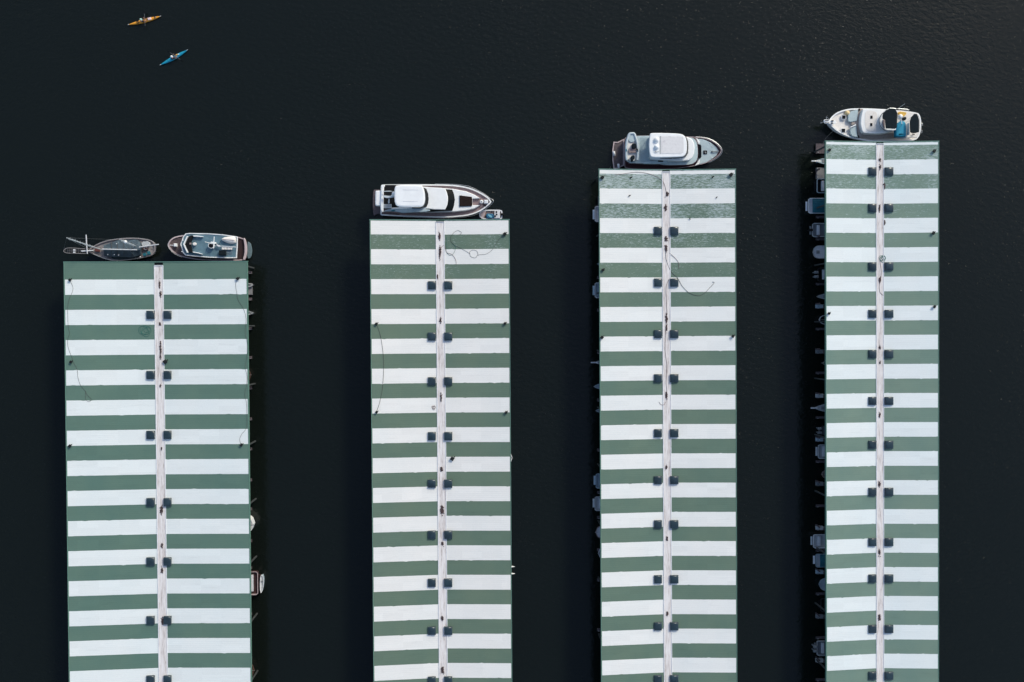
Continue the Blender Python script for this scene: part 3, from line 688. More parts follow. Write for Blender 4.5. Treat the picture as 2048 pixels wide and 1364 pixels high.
slipboat(-1, 1194, 521, 534, 'bow', TILEB, TILEB, 'tiny pale bow tip just showing beside the third shed', 'motorboat', L=5, name='motorboat')
slipboat(-1, 1189.5, 565, 596, 'stern', WHITE2, TILEB, 'white sterned motorboat with pale blue deck, third down beside the third shed', 'motorboat', name='motorboat')
slipboat(-1, 1190, 715, 735, 'bow', GREYB, GREYB, 'sailboat bow with a long pale sprit beside the third shed', 'sailboat', extras=('sprit',), name='sailboat')
slipboat(-1, 1187.5, 761, 785, 'bow', TILEB, TILEB, 'blue grey pointed bow with anchor, below the long sprit beside the third shed', 'sailboat', name='sailboat')
slipboat(-1, 1191, 811, 832, 'bow', TILEB, GREYB, 'small grey green pointed bow, below the blue grey bow beside the third shed', 'sailboat', name='sailboat')
slipboat(-1, 1191.5, 947, 977, 'stern', TILEB, TILEB, 'slim blue covered boat stern beside the third shed', 'motorboat', extras=('cover', mat('faded_blue_canvas', (84, 118, 142), .8)), name='motorboat')
slipboat(-1, 1189.5, 993, 1022, 'stern', GREYB, GREYB, 'pale grey square stern just below the slim blue covered boat', 'motorboat', extras=('nocabin',), name='motorboat')
slipboat(-1, 1190.5, 1050, 1079, 'round', ROSE, WHITE2, 'off white tapered stern, lower left side of the third shed', 'motorboat', name='motorboat')
slipboat(-1, 1196, 1093, 1120, 'round', WHITE2, GREYB, 'white bow edge, lowest boat beside the third shed', 'motorboat', name='motorboat')
slipboat(1, 507.5, 562, 578, 'bow', DKHULL, GREY, 'dark pointed bow with pale rim, topmost boat beside the leftmost shed', 'sailboat', L=7, name='sailboat', mcap=GREYB)
slipboat(1, 508, 618, 634, 'bow', GREYB, GREYB, 'small grey bow with an anchor fitting, beside the upper skylights of the leftmost shed', 'sailboat', extras=('pulpit',), L=7, name='sailboat')
slipboat(1, 502.5, 734, 766, 'round', BRONZE, BRONZE, 'brown boat stern close under the right eave of the leftmost shed', 'motorboat', name='motorboat')
slipboat(1, 506.5, 1031, 1068, 'round', WHITE, WHITE2, 'white rounded hull end beside the middle of the leftmost shed', 'motorboat', extras=('nocabin',), name='motorboat', zd=2.3)
slipboat(1, 516, 1143, 1190, 'stern', DKWOOD, DKWOOD, 'dark wooden stern with pale dashed rim, lower right of the leftmost shed', 'motorboat', extras=('nocabin',), name='motorboat', mcap=PINKCAP, zd=1.6)
slipboat(1, 509, 1324, 1358, 'round', BRONZE, BRONZE, 'brown wooden stern at the bottom right of the leftmost shed', 'motorboat', name='motorboat')
slipboat(1, 1025, 900, 931, 'round', WHITE, WHITE2, 'white curved bow showing past the right eave of the second shed', 'motorboat', extras=('nocabin',), name='motorboat', zd=2.3)
# grey dinghy hanging off the wooden stern
t = thing('dinghy', tuple(bk(524, 1165, 0)), 'slim white and blue dinghy hanging behind the dark wooden stern of the leftmost shed', 'dinghy')
hull(t, [(521, 1150), (525, 1150), (527.5, 1158), (527, 1172), (524, 1185), (520.5, 1186), (519.5, 1168)], 1.3, TILEB, GREYB, sm=1, cap=.08, bw=.2, shrink=.15, mcap=WHITE)
MB().box(tuple(bk(523, 1163, 1.2)), (.4, .2, .05)).build('thwart', GREY, t)
# catamaran bows by the second shed
t = thing('catamaran', tuple(bk(1024, 1141, 0)), 'catamaran whose two thin white bows poke out at the lower right of the second shed', 'catamaran')
for py in (1134, 1148):
    q = bk(1030, py, 1.0)
    rings = []
    for u, r in ((0, .03), (.6, .16), (1.6, .3), (3, .36), (9, .36)):
        rings.append([Vector((q.x - u, q.y + r * math.cos(a), .75 + 1.0 * r * math.sin(a))) for a in [2 * math.pi * k / 10 for k in range(10)]])
    vs, fs = strips(rings); mesh('hull', vs, fs, WHITE, t, smooth=True)
q = bk(1000, 1141, .9); MB().box((q.x - 2.5, q.y, .95), (5, 1.9, .12)).build('trampoline', GREY, t)

exec_parts = None
# ------------------------------------------------------------ white motor yacht at the second shed
A1 = crop(735, 355, 14.63); A2 = crop(870, 355, 14.63)
t = thing('motor_yacht', tuple(bk(860, 405, 0)), 'large white motor yacht with teak side decks and a brown sunpad on its foredeck', 'yacht')
zsh = lambda px: 1.9 + .7 * max(0, (px - 860) / 125)
slab('swim_platform', A1((170, 360), (230, 350), (400, 350), (400, 1060), (260, 1065), (195, 1140), (160, 1000), (148, 700)), .45, .25, TEAKD, t, sm=1)
hull(t, A1((385, 240), (430, 203), (800, 198), (1500, 196)) + A2((-60, 198), (300, 202), (650, 222), (950, 275), (1200, 365), (1450, 500), (1580, 600), (1650, 700), (1655, 712), (1600, 785), (1400, 950), (1150, 1070), (900, 1128), (500, 1165), (100, 1178)) + A1((1600, 1160), (1000, 1145), (500, 1115), (395, 1108), (370, 1060)), zsh, WHITE, TEAK, sm=1, cap=.2, bw=.3, deckname='side_deck')
slab('stern_quarter', A1((420, 1010), (800, 1020), (1000, 1090), (700, 1100), (440, 1095)), 1.72, .2, TEAKD, t, sm=1)
slab('coachroof', A2((-450, 285), (0, 292), (530, 330), (900, 400), (1150, 500), (1320, 605), (1098, 622), (1098, 802), (1320, 810), (1150, 910), (900, 965), (550, 1000), (0, 1010), (-450, 1010)), 2.75, .9, WHITE, t, r=.1)
slab('foredeck_cushion', A2((718, 520), (1078, 563), (1092, 640), (1092, 800), (1075, 832), (718, 846)), 2.95, .2, BROWN, t, r=.06)
slab('bow_cover', A2((1335, 600), (1440, 640), (1500, 760), (1440, 850), (1325, 900), (1310, 730)), 2.3, .05, TEAK, t, r=.02)
q = bk(*A2((1362, 705))[0], 2.75)
MB().tube([(q.x, q.y, 2.2), (q.x, q.y, 2.7)], .28, 14).dome((q.x, q.y, 2.7), .28, .08, 14, 3).build('windlass', WHITE, t)
MB().dome((q.x, q.y, 2.78), .12, .04, 10, 2).build('windlass_cap', GREY, t)
q = bk(*A2((1495, 708))[0], 2.7); MB().box((q.x, q.y, 2.5), (.65, .6, .45), bev=.08).build('bow_locker', WHITE, t)
MB().tube(line3(A2((1400, 790), (1500, 830)), 2.6), .06, 6).tube(line3(A2((1430, 850), (1440, 760)), 2.6), .05, 6).build('anchor_gear', DARK, t)
q = bk(*A2((1583, 718))[0], 2.62); MB().box(tuple(q), (.14, .14, .1)).build('fairlead', DARK, t)
# bow rail
rail = A2((0, 190), (500, 196), (900, 236), (1100, 300), (1400, 455), (1600, 600), (1710, 665), (1660, 770), (1400, 985), (1150, 1100), (900, 1150), (400, 1190)) + A1((1500, 1175), (1050, 1150))
b = MB(); R3 = [bk(x, y, zsh(x) + .75) for x, y in rail]; b.tube(smooth_line(R3, 3), .025, 5)
for x, y in rail: b.tube([bk(x, y, zsh(x) + .75) - Vector((0, 0, .8)), bk(x, y, zsh(x) + .75)], .02, 4)
b.build('bow_rail', STEEL, t)
# deckhouse: dark glass tapering up to the roof
loft('windscreen', A1((1250, 300)) + A2((0, 292), (330, 338), (510, 355), (562, 480), (590, 650), (562, 830), (510, 975), (0, 1000)) + A1((1200, 1020)), 2.72, A1((1250, 330)) + A2((0, 330), (240, 350), (300, 380), (345, 500), (362, 650), (345, 800), (300, 905), (0, 915)) + A1((1200, 930)), 3.75, GLASS, t)
slab('cabin_roof', A1((480, 900), (900, 870), (1300, 330), (1640, 262)) + A2((-120, 285), (180, 300), (302, 325), (345, 430), (376, 560), (378, 680), (360, 790), (325, 880), (288, 940), (0, 935)) + A1((1700, 905), (1650, 960)), 3.98, .24, WHITE, t, r=.1)
slab('flybridge_side', A1((440, 1000), (540, 945), (760, 905), (900, 915), (1100, 890), (1600, 900), (1900, 960), (1640, 1015), (1250, 1020), (1050, 1040), (900, 1010), (700, 985), (500, 1000)), 4.1, .3, TILEB, t, sm=1, r=.08)
slab('side_cover', A1((680, 975), (720, 950), (770, 930), (830, 945), (800, 975), (720, 990)), 4.3, .1, TEALC, t, sm=1, r=.04)
slab('flybridge_floor', A1((450, 215), (780, 215), (1600, 240), (1680, 340), (1720, 600), (1680, 860), (1200, 900), (460, 930)), 3.9, .2, DARK, t, r=.05)  # near-black floor colour carries the shade of the open flybridge
loft('flybridge_windscreen', A1((1560, 250), (1720, 330), (1775, 470), (1792, 620), (1775, 760), (1728, 862), (1560, 905), (1300, 905)), 4.0, A1((1560, 265), (1655, 345), (1690, 480), (1705, 620), (1690, 750), (1645, 840), (1540, 870), (1300, 875)), 4.75, GLASS, t, cap=False)
slab('hardtop', A1((860, 212), (1585, 214), (1640, 300), (1678, 450), (1686, 620), (1665, 760), (1610, 840), (1530, 862), (900, 858), (800, 775), (782, 520), (790, 290)), 6.3, .22, WHITE, t, sm=1, r=.1, crown=.05)
for v in (357, 692): MB().box(tuple(bk(735 + 1260 / 14.63, 355 + v / 14.63, 6.33)), (2.3, .1, .06)).build('roof_rib', WHITE2, t)
b = MB()
for (u, v) in ((900, 260), (900, 800), (1560, 280), (1560, 800)):
    q = bk(735 + u / 14.63, 355 + v / 14.63, 6.2); b.tube([(q.x, q.y, 3.9), (q.x, q.y, 6.2)], .06, 6)
b.build('hardtop_leg', WHITE, t)
slab('aft_beam', A1((400, 215), (500, 205), (515, 240), (470, 300), (470, 960), (455, 1015), (400, 1000), (375, 800), (400, 420)), 4.3, .3, WHITE, t, sm=1, r=.08)
slab('tender_cover', A1((225, 400), (250, 383), (430, 372), (430, 825), (245, 828), (222, 800)), 4.0, .75, WHITE, t, sm=1, r=.15)
slab('arch_beam', A1((455, 515), (640, 540), (700, 520), (760, 400), (800, 420), (790, 560), (740, 585), (600, 605), (465, 580)), 4.9, .15, ALU, t, sm=1)
slab('arch_beam', A1((455, 395), (640, 385), (760, 405), (640, 412), (465, 415)), 4.8, .1, ALU, t)
q = bk(*A1((772, 465))[0], 5.7); MB().tube([(q.x, q.y, 4.7), (q.x, q.y, 5.5)], .12, 8).dome((q.x, q.y, 5.5), .33, .32, 16, 6, base=.15).build('radar_dome', WHITE, t, smooth=True)
slab('lounge_seat', A1((470, 780), (640, 780), (700, 770), (700, 900), (470, 895)), 4.3, .4, GREYB, t)
b = MB()
for i in range(6): b.box(tuple(bk(735 + (500 + i * 28) / 14.63, 355 + 838 / 14.63, 4.32)), (.03, .55, .04))
b.build('seat_slat', GREY, t)
slab('cockpit_table', A1((600, 690), (625, 600), (650, 640), (640, 760), (600, 760)), 4.4, .1, ALU, t)
# inflatable tender by the bow
t = thing('dinghy', tuple(bk(983, 429, 0)), 'small white dinghy with crumpled blue tarp, under the bow of the white motor yacht', 'dinghy')
hull(t, A2((1300, 1000), (1420, 945), (1700, 938), (1940, 945), (1975, 990), (1975, 1180), (1930, 1225), (1600, 1235), (1400, 1225), (1300, 1150), (1290, 1080)), .75, WHITE2, ROSE, sm=1, cap=.2, bw=.22, shrink=.2)
slab('bow_deck', A2((1330, 1010), (1420, 975), (1490, 975), (1470, 1050), (1410, 1200), (1340, 1140), (1320, 1080)), .74, .1, PINKCAP, t, sm=1, r=.03)
slab('tarp', A2((1500, 1060), (1560, 1040), (1720, 1060), (1720, 1205), (1520, 1200), (1490, 1120)), .95, .3, TARP, t, sm=1, r=.1)
slab('tarp_fold', A2((1530, 1070), (1620, 1090), (1680, 1150), (1640, 1190), (1560, 1130)), 1.0, .1, mat('light_blue_tarp', (110, 176, 200), .6), t, sm=1, r=.04)
slab('console', A2((1735, 985), (1900, 985), (1905, 1190), (1735, 1190)), 1.0, .35, WHITE2, t, r=.06)
for (u, v) in ((1805, 1080), (1765, 1130), (1800, 1010), (1650, 1010)): MB().box(tuple(bk(870 + u / 14.63, 355 + v / 14.63, 1.04)), (.24, .22, .1)).build('gear', DARK, t)
q = bk(*A2((1965, 1075))[0], .95); MB().box((q.x, q.y, .95), (.5, .32, .4), bev=.1).box((q.x + .12, q.y, .4), (.2, .12, .9)).build('outboard_motor', DARK, t)

# ------------------------------------------------------------ trawler yacht at the third shed
B1 = crop(1215, 255, 15.16); B2 = crop(1330, 255, 15.16)
t = thing('trawler_yacht', tuple(bk(1335, 305, 0)), 'maroon trimmed white trawler yacht with a tender and two domes on top', 'yacht')
zb = lambda px: 1.7 + .8 * max(0, (px - 1370) / 75)
slab('swim_platform', B1((190, 432), (310, 440), (500, 345), (500, 1150), (390, 1195), (330, 1248), (190, 1248), (158, 1000), (150, 700)), .5, .2, TEAKD, t, r=.05)
ringwall('platform_rim', B1((185, 430), (310, 437), (502, 342), (502, 1152), (392, 1200), (332, 1252), (188, 1252), (153, 1000), (147, 700)), .6, .16, .2, PINKCAP, t)
for (u, v) in ((200, 790), (340, 1170)):
    q = bk(1215 + u / 15.16, 255 + v / 15.16, .8); MB().tube([(q.x - .05, q.y + .35, .75), (q.x, q.y, .78), (q.x + .08, q.y - .35, .75)], .2, 8).build('fender', WHITE2, t, smooth=True)
hull(t, B1((505, 360), (560, 285), (900, 262), (1400, 262)) + B2((300, 262), (650, 268), (930, 283), (1180, 308), (1400, 378), (1560, 475), (1680, 600), (1722, 680), (1715, 710), (1680, 800), (1540, 930), (1330, 1050), (1050, 1130), (700, 1200), (300, 1250)) + B1((1500, 1272), (900, 1268), (560, 1240), (510, 1180)), zb, MAROON, MAROON, sm=1, cap=.08, bw=.35, mcap=PINKCAP, deckname='side_deck')
slab('foredeck', B2((1020, 340), (1180, 362), (1380, 450), (1540, 575), (1632, 700), (1560, 850), (1420, 960), (1250, 1055), (1040, 1110)), 2.1, .3, TEALDECK, t, r=.04)
slab('deck_margin', B2((935, 310), (1000, 345), (1055, 430), (1050, 490), (1010, 500), (985, 420)), 2.3, .4, WHITE, t, r=.05)
slab('deck_margin', B2((1030, 905), (1060, 1000), (1045, 1110), (900, 1160), (980, 1060)), 2.3, .4, WHITE, t, r=.05)
slab('pilothouse_window', B2((990, 505), (1085, 515), (1105, 570), (1108, 880), (1085, 925), (1040, 915), (1000, 880)), 2.75, .6, GLASS, t, r=.05)
q = bk(*B2((1226, 747))[0], 2.25); MB().box((q.x, q.y, 2.15), (.58, .56, .16), bev=.03).build('hatch', DARK, t)
MB().box((q.x, q.y - .06, 2.26), (.2, .3, .04), rz=.6).build('hatch_handle', GREY, t)
b = MB().tube(line3(B2((1420, 735), (1640, 722)), 2.3), .07, 6); b.dome(tuple(bk(*B2((1432, 732))[0], 2.15)), .16, .25, 10, 4); b.build('windlass', GREY, t)
for (u, v) in ((1360, 475), (1415, 570), (1420, 915)): MB().dome(tuple(bk(1330 + u / 15.16, 255 + v / 15.16, 2.12)), .09, .1, 8, 3).build('deck_light', WHITE, t)
b = MB(); rr = B2((935, 280), (1180, 300), (1400, 365), (1570, 470), (1690, 590), (1735, 690), (1700, 810), (1560, 940), (1350, 1060))
b.tube(smooth_line([bk(x, y, 3.1) for x, y in rr], 3), .025, 5)
for x, y in rr: q = bk(x, y, 3.1); b.tube([(q.x, q.y, 2.2), tuple(q)], .02, 4)
b.build('bow_rail', STEEL, t)
# deckhouse body below the boat deck
slab('deckhouse', B1((700, 330), (1400, 330)) + B2((700, 360), (930, 420), (975, 600), (970, 900), (900, 1020), (700, 1060), (0, 1080)) + B1((700, 1040)), 3.35, 1.9, WHITE2, t, r=.02)
slab('boat_deck', B1((525, 350), (600, 258), (900, 240), (1300, 235)) + B2((400, 262), (700, 275), (880, 305), (965, 400), (1005, 560), (1012, 880), (975, 1010), (900, 1090), (780, 1135), (500, 1152), (0, 1160)) + B1((1500, 1115), (1000, 1105), (585, 1092), (548, 900), (518, 640)), 3.6, .25, MAROON, t, sm=1, r=.05)
slab('boat_deck_surface', B1((540, 370), (605, 272), (900, 252), (1300, 247)) + B2((400, 272), (700, 287), (868, 320), (950, 410), (990, 560), (997, 880), (960, 1000), (880, 1075), (770, 1120), (500, 1138), (0, 1146)) + B1((1500, 1103), (1000, 1092), (598, 1080), (562, 900), (532, 640)), 3.63, .1, TEALDECK, t, sm=1, r=.03)
slab('deck_planking', B1((985, 300), (1235, 300), (1240, 600), (1290, 930), (1340, 1060), (985, 1020)), 3.655, .05, mat('teal_plank', (158, 178, 184), .6, var=.08), t, r=.01)
b = MB()
for i in range(22):
    q = bk(1215 + 1120 / 15.16, 255 + (315 + i * 33) / 15.16, 3.68); b.box(tuple(q), (1.25, .025, .02), bev=.004)
b.build('plank_seam', TILEB, t)
slab('upper_house', B1((1300, 960)) + B1((1300, 270)) + B2((500, 272), (700, 285), (830, 350), (890, 470), (906, 620), (890, 790), (820, 930), (720, 1000), (400, 1020)), 4.5, .9, WHITE, t, sm=0, r=.15)
slab('side_step', B1((1150, 1040), (1400, 1010), (1500, 960), (1720, 950), (1840, 1010), (1780, 1090), (1550, 1105), (1100, 1100)), 4.0, .4, TEALDECK, t, r=.06)
q = bk(*B1((1612, 1020))[0], 4.05); MB().box((q.x, q.y, 4.0), (.8, .22, .12)).build('hatch', DARK, t)
loft('flybridge_windscreen', B1((1400, 300)) + B2((400, 262), (645, 290), (700, 400), (712, 600), (700, 780), (640, 880), (510, 925), (200, 950)) + B1((1600, 940)), 4.52, B1((1400, 300)) + B2((400, 262), (625, 290), (680, 400), (690, 600), (675, 770), (615, 860), (495, 905), (200, 925)) + B1((1600, 915)), 5.5, GLASS, t)
b = MB()
for (u1, v1, u2, v2) in ((665, 395, 712, 420), (650, 650, 705, 690), (440, 890, 470, 960), (215, 900, 245, 965)):
    a_ = bk(1330 + u1 / 15.16, 255 + v1 / 15.16, 5.3); c_ = bk(1330 + u2 / 15.16, 255 + v2 / 15.16, 4.6); b.tube([a_, c_], .05, 5)
b.build('window_post', WHITE, t)
slab('hardtop', B1((1285, 190), (1340, 160)) + B2((0, 163), (430, 178), (560, 215), (630, 290), (668, 430), (672, 640), (650, 780), (590, 860), (500, 890), (0, 905)) + B1((1345, 905), (1290, 840), (1262, 640), (1262, 450)), 5.9, .25, WHITE, t, sm=1, r=.12)
slab('hardtop_panel', B1((1625, 262)) + B2((480, 262), (562, 290), (575, 600), (560, 760), (480, 800)) + B1((1625, 790)), 5.94, .06, mat('pinkish_canvas', (216, 215, 215), .8, var=.05, dirt=(186, 182, 186), dscale=1.4, dthr=.58), t, r=.02)
slab('hardtop_seam', B1((1590, 255), (1608, 255), (1608, 800), (1590, 800)), 5.95, .08, GREY, t, r=.01)
for (u, v, r_) in ((1498, 365, .42), (1500, 578, .38)):
    q = bk(1215 + u / 15.16, 255 + v / 15.16, 6.3); MB().dome((q.x, q.y, 6.0), r_, .38, 16, 6, base=.1).build('satellite_dome', WHITE, t, smooth=True)
MB().tube(line3(B1((1430, 735), (1560, 735)), 6.05), .04, 5).tube(line3(B1((1440, 700), (1480, 760)), 6.05), .03, 5).build('antenna', GREY, t)
b = MB()
for (u, v) in ((1330, 230), (1330, 850)):
    q = bk(1215 + u / 15.16, 255 + v / 15.16, 5.8); b.tube([(q.x, q.y, 3.6), tuple(q)], .06, 6)
b.build('hardtop_leg', WHITE, t)
# tender on the boat deck
t = thing('tender', tuple(bk(1263, 295, 3.6)), 'grey inflatable tender with a black engine lying across the boat deck of the trawler yacht', 'dinghy')
MB().tube(smooth_line(line3(B1((585, 1000), (568, 860), (568, 560), (608, 340), (665, 200), (735, 182), (808, 190), (850, 300), (890, 440), (912, 620), (912, 860), (895, 1000)), 4.2), 3), .2, 10).build('tube', mat('pale_grey_tube', (178, 190, 196), .6, var=.1), t, smooth=True)
slab('floor', B1((690, 220), (790, 220), (870, 450), (890, 700), (880, 1010), (600, 1010), (585, 700), (610, 450)), 4.0, .2, CREAM, t, sm=1)
slab('bow_pad', B1((660, 215), (800, 215), (840, 380), (800, 440), (680, 440), (640, 380)), 4.2, .15, TEALDECK, t, sm=1)
slab('bench', B1((650, 640), (870, 640), (870, 760), (650, 770)), 4.35, .35, ROSE, t, r=.05)
slab('console_cover', B1((750, 480), (800, 470), (870, 490), (885, 560), (870, 620), (790, 635), (745, 600), (755, 540)), 4.75, .7, BLACK, t, sm=1, r=.08)
slab('engine_cover', B1((770, 830), (820, 850), (835, 920), (780, 1000), (765, 1030), (725, 1020), (720, 900), (710, 870)), 4.75, .6, BLACK, t, sm=1, r=.08)
slab('side_grip', B1((555, 660), (590, 640), (595, 720), (560, 720)), 4.5, .2, TEALC, t)
slab('side_grip', B1((860, 640), (920, 640), (940, 720), (920, 730), (900, 670), (860, 655)), 4.6, .15, DARK, t)

# ------------------------------------------------------------ white cruiser at the rightmost shed
C1 = crop(1635, 205, 16.05); C2 = crop(1745, 205, 16.05)
t = thing('cabin_cruiser', tuple(bk(1750, 248, 0)), 'white cabin cruiser with black biminis and a turquoise covered dinghy on its aft deck', 'yacht')
zc = lambda px: 1.6 + .6 * max(0, (1740 - px) / 85)
hull(t, C1((372, 605), (385, 540), (480, 425), (620, 318), (800, 245), (1000, 200), (1300, 182)) + C2((0, 192), (500, 222), (1100, 275), (1440, 325), (1510, 380), (1555, 520), (1568, 680), (1558, 880), (1510, 1060), (1430, 1170), (1300, 1225), (900, 1255), (300, 1268)) + C1((1765, 1262), (1500, 1225), (1200, 1165), (900, 1065), (650, 935), (480, 795), (390, 680)), zc, WHITE, CREAM, sm=1, cap=.2, bw=.3)
slab('bow_pulpit', C1((200, 560), (260, 535), (420, 560), (600, 570), (600, 690), (420, 690), (240, 680), (205, 630)), 2.4, .15, WHITE, t, sm=1)
b = MB().tube(line3(C1((100, 665), (200, 620), (380, 600)), 2.3), .06, 6).tube(line3(C1((110, 620), (100, 680)), 2.2), .05, 5); b.build('anchor', GREY, t)
b = MB().tube(line3(C1((240, 570), (360, 572)), 2.5), .05, 5).tube(line3(C1((230, 650), (380, 655)), 2.5), .05, 5).box(tuple(bk(1635 + 480 / 16.05, 205 + 585 / 16.05, 2.5)), (.35, .14, .15)).box(tuple(bk(1635 + 470 / 16.05, 205 + 662 / 16.05, 2.5)), (.3, .14, .15)); b.build('windlass', DARK, t)
b = MB().tube(smooth_line(line3(C1((395, 555), (290, 455), (285, 500), (300, 560)), 2.9), 3), .025, 5); b.build('bow_rail', STEEL, t)
for (u, v) in ((845, 470), (828, 898)):
    q = bk(1635 + u / 16.05, 205 + v / 16.05, 2.05); MB().box((q.x, q.y, 1.98), (.72, .72, .2), bev=.04).build('hatch', WHITE, t)
    MB().box((q.x, q.y, 2.07), (.56, .56, .1), bev=.02).build('hatch_glass', GLASS, t)
q = bk(*C1((965, 330))[0], 2.1); MB().dome((q.x, q.y, 2.0), .38, .35, 14, 6, base=.25).build('fender_ball', mat('cream_fender', (228, 202, 150), .5), t, smooth=True)
slab('foredeck_bench', C1((985, 400), (1060, 290), (1290, 215), (1305, 300), (1270, 590), (1060, 625), (985, 600)), 2.15, .3, TEALDECK, t, r=.06)
slab('foredeck_bench', C1((1050, 800), (1240, 725), (1255, 760), (1275, 1010), (1300, 1120), (1120, 1080), (1060, 1000)), 2.15, .3, TEALDECK, t, r=.06)
slab('bench_back', C1((1055, 780), (1235, 690), (1250, 730), (1065, 815)), 2.35, .4, WHITE, t, r=.05)
WALK = mat('grey_brown_nonskid', (158, 148, 142), .8, var=.12, scale=4)
slab('cross_walkway', C1((1318, 200), (1470, 205), (1440, 350), (1420, 560), (1425, 760), (1480, 1010), (1400, 1125), (1330, 1100), (1285, 980), (1262, 690), (1275, 585), (1300, 350)), 2.0, .15, WALK, t, r=.02)
slab('centre_walkway', C1((1090, 625), (1290, 580), (1290, 690), (1095, 718)), 2.02, .12, WALK, t, r=.02)
slab('side_walkway', C1((1400, 1000), (1765, 1000)) + C2((700, 985), (755, 1060), (750, 1145), (0, 1170)) + C1((1765, 1165), (1400, 1120)), 1.72, .12, WALK, t, r=.02)
for L_ in (C1((1350, 200), (1340, 260)), C1((1290, 1050), (1340, 1130))): MB().tube(line3(L_, 2.05), .12, 8).build('deck_bollard', DARK, t)
slab('cabin_roof', C1((1475, 200), (1765, 192)) + C2((500, 225), (700, 300), (760, 840), (640, 930), (300, 1000), (0, 1000)) + C1((1520, 985), (1450, 950), (1400, 780), (1385, 640), (1400, 460), (1440, 290)), 2.85, 1.1, WHITE, t, sm=1, r=.08)
slab('roof_panel', C1((1540, 260), (1765, 250)) + C2((160, 330), (130, 620), (200, 860), (300, 930), (0, 935)) + C1((1600, 920), (1530, 760), (1520, 500)), 2.88, .06, CREAM, t, sm=1, r=.01)
for (u, v) in ((1755, 460), (1748, 697)):
    q = bk(1635 + u / 16.05, 205 + v / 16.05, 3.15); MB().box((q.x, q.y, 2.92), (.32, .44, .1), bev=.02).build('hatch', GLASS, t)
MB().tube(smooth_line(line3(C2((370, 315), (260, 420), (212, 570), (245, 740), (330, 850), (450, 905), (640, 920)), 3.5), 4), .045, 6).build('flybridge_trim', mat('navy_trim', (40, 52, 72), .5), t)
slab('flybridge_coaming', C2((380, 300), (290, 420), (232, 570), (265, 735), (350, 845), (460, 890), (660, 900), (760, 880), (800, 240), (450, 225)), 3.5, .5, WHITE, t, sm=0, r=.08)
slab('helm_seat', C2((345, 540), (400, 560), (400, 840), (345, 760), (330, 640)), 3.7, .3, ROSE, t)
slab('bimini_top', C2((450, 232), (740, 205), (775, 270), (800, 330), (800, 560), (785, 800), (720, 845), (620, 835), (430, 830), (405, 560), (330, 520), (322, 440), (355, 330), (400, 290)), 5.3, .1, BLACK, t, r=.05)
b = MB()
for (u, v) in ((460, 260), (740, 250), (430, 800), (770, 790)): q = bk(1745 + u / 16.05, 205 + v / 16.05, 5.2); b.tube([(q.x, q.y, 3.3), tuple(q)], .025, 5)
b.build('bimini_frame', STEEL, t)
MB().tube(line3(C2((480, 205), (560, 178), (700, 185), (760, 200)), 4.2), .03, 5).tube(line3(C2((800, 200), (900, 200), (1100, 215), (1170, 240), (1150, 265), (820, 240)), 3.3), .03, 5).build('side_rail', STEEL, t)
slab('aft_deck', C2((760, 250), (1450, 340), (1510, 560), (1505, 900), (1440, 1120), (760, 1140)), 2.6, .2, CREAM, t, r=.04)
slab('folded_canvas', C2((820, 285), (1080, 300), (1100, 350), (1060, 410), (960, 470), (920, 450), (860, 400)), 3.0, .3, YELLOW, t, sm=1, r=.08)
q = bk(*C2((920, 435))[0], 4.4); MB().tube([(q.x, q.y, 2.6), (q.x, q.y, 4.2)], .06, 8).dome((q.x, q.y, 4.2), .34, .26, 16, 5, base=.12).build('radar_dome', WHITE, t, smooth=True)
MB().tube(line3(C2((925, 500), (940, 690)), 4.1), .055, 6).build('radar_boom', WHITE, t)
slab('seat_cushion', C2((940, 530), (1010, 460), (1090, 460), (1090, 530), (1050, 570), (950, 555)), 3.1, .3, BLACK, t, sm=1)
slab('aft_bimini', C2((1350, 358), (1430, 365), (1470, 440), (1502, 570), (1500, 940), (1400, 975), (1330, 985), (1250, 975), (1212, 940), (1200, 620), (1245, 470)), 4.3, .1, BLACK, t, r=.05)
b = MB()
for (u, v) in ((1380, 400), (1240, 560), (1470, 560), (1250, 930), (1460, 920)): q = bk(1745 + u / 16.05, 205 + v / 16.05, 4.2); b.tube([(q.x, q.y, 1.7), tuple(q)], .025, 5)
b.build('aft_bimini_frame', STEEL, t)
slab('aft_seat_back', C2((1165, 640), (1192, 640), (1192, 1030), (1155, 1030)), 3.2, .5, WHITE, t, r=.03)
MB().tube(line3(C2((1570, 660), (1610, 665), (1600, 740), (1570, 745)), .9), .03, 5).tube(line3(C2((1565, 880), (1590, 900), (1580, 990)), .9), .03, 5).build('swim_ladder', STEEL, t)
MB().tube([bk(*C2((850, 170))[0], 3.4), bk(*C2((1040, 40))[0], 7.0)], .025, 5).build('whip_antenna', WHITE, t)
MB().tube(line3(C2((1280, 1020), (1350, 1030)), 2.8), .07, 6).build('deck_winch', DARK, t)
t = thing('covered_dinghy', tuple(bk(1803, 257, 2.7)), 'upturned dinghy under a turquoise cover across the aft deck of the cabin cruiser', 'dinghy')
top = C2((905, 592), (1035, 590), (1078, 660), (1095, 780), (1095, 1000), (1085, 1080), (1000, 1095), (775, 1095), (757, 1050), (757, 880), (785, 750), (840, 650))
slab('cover', top, 3.45, .8, TURQ, t, sm=1, r=.2, crown=.08)
MB().tube(line3(C2((790, 900), (930, 730), (950, 640)), 3.58), .02, 4).build('strap', TEALC, t)
slab('cover_flap', C2((760, 1100), (1090, 1090), (1090, 1130), (1000, 1160), (760, 1140)), 2.9, .2, TILEB, t, r=.04)

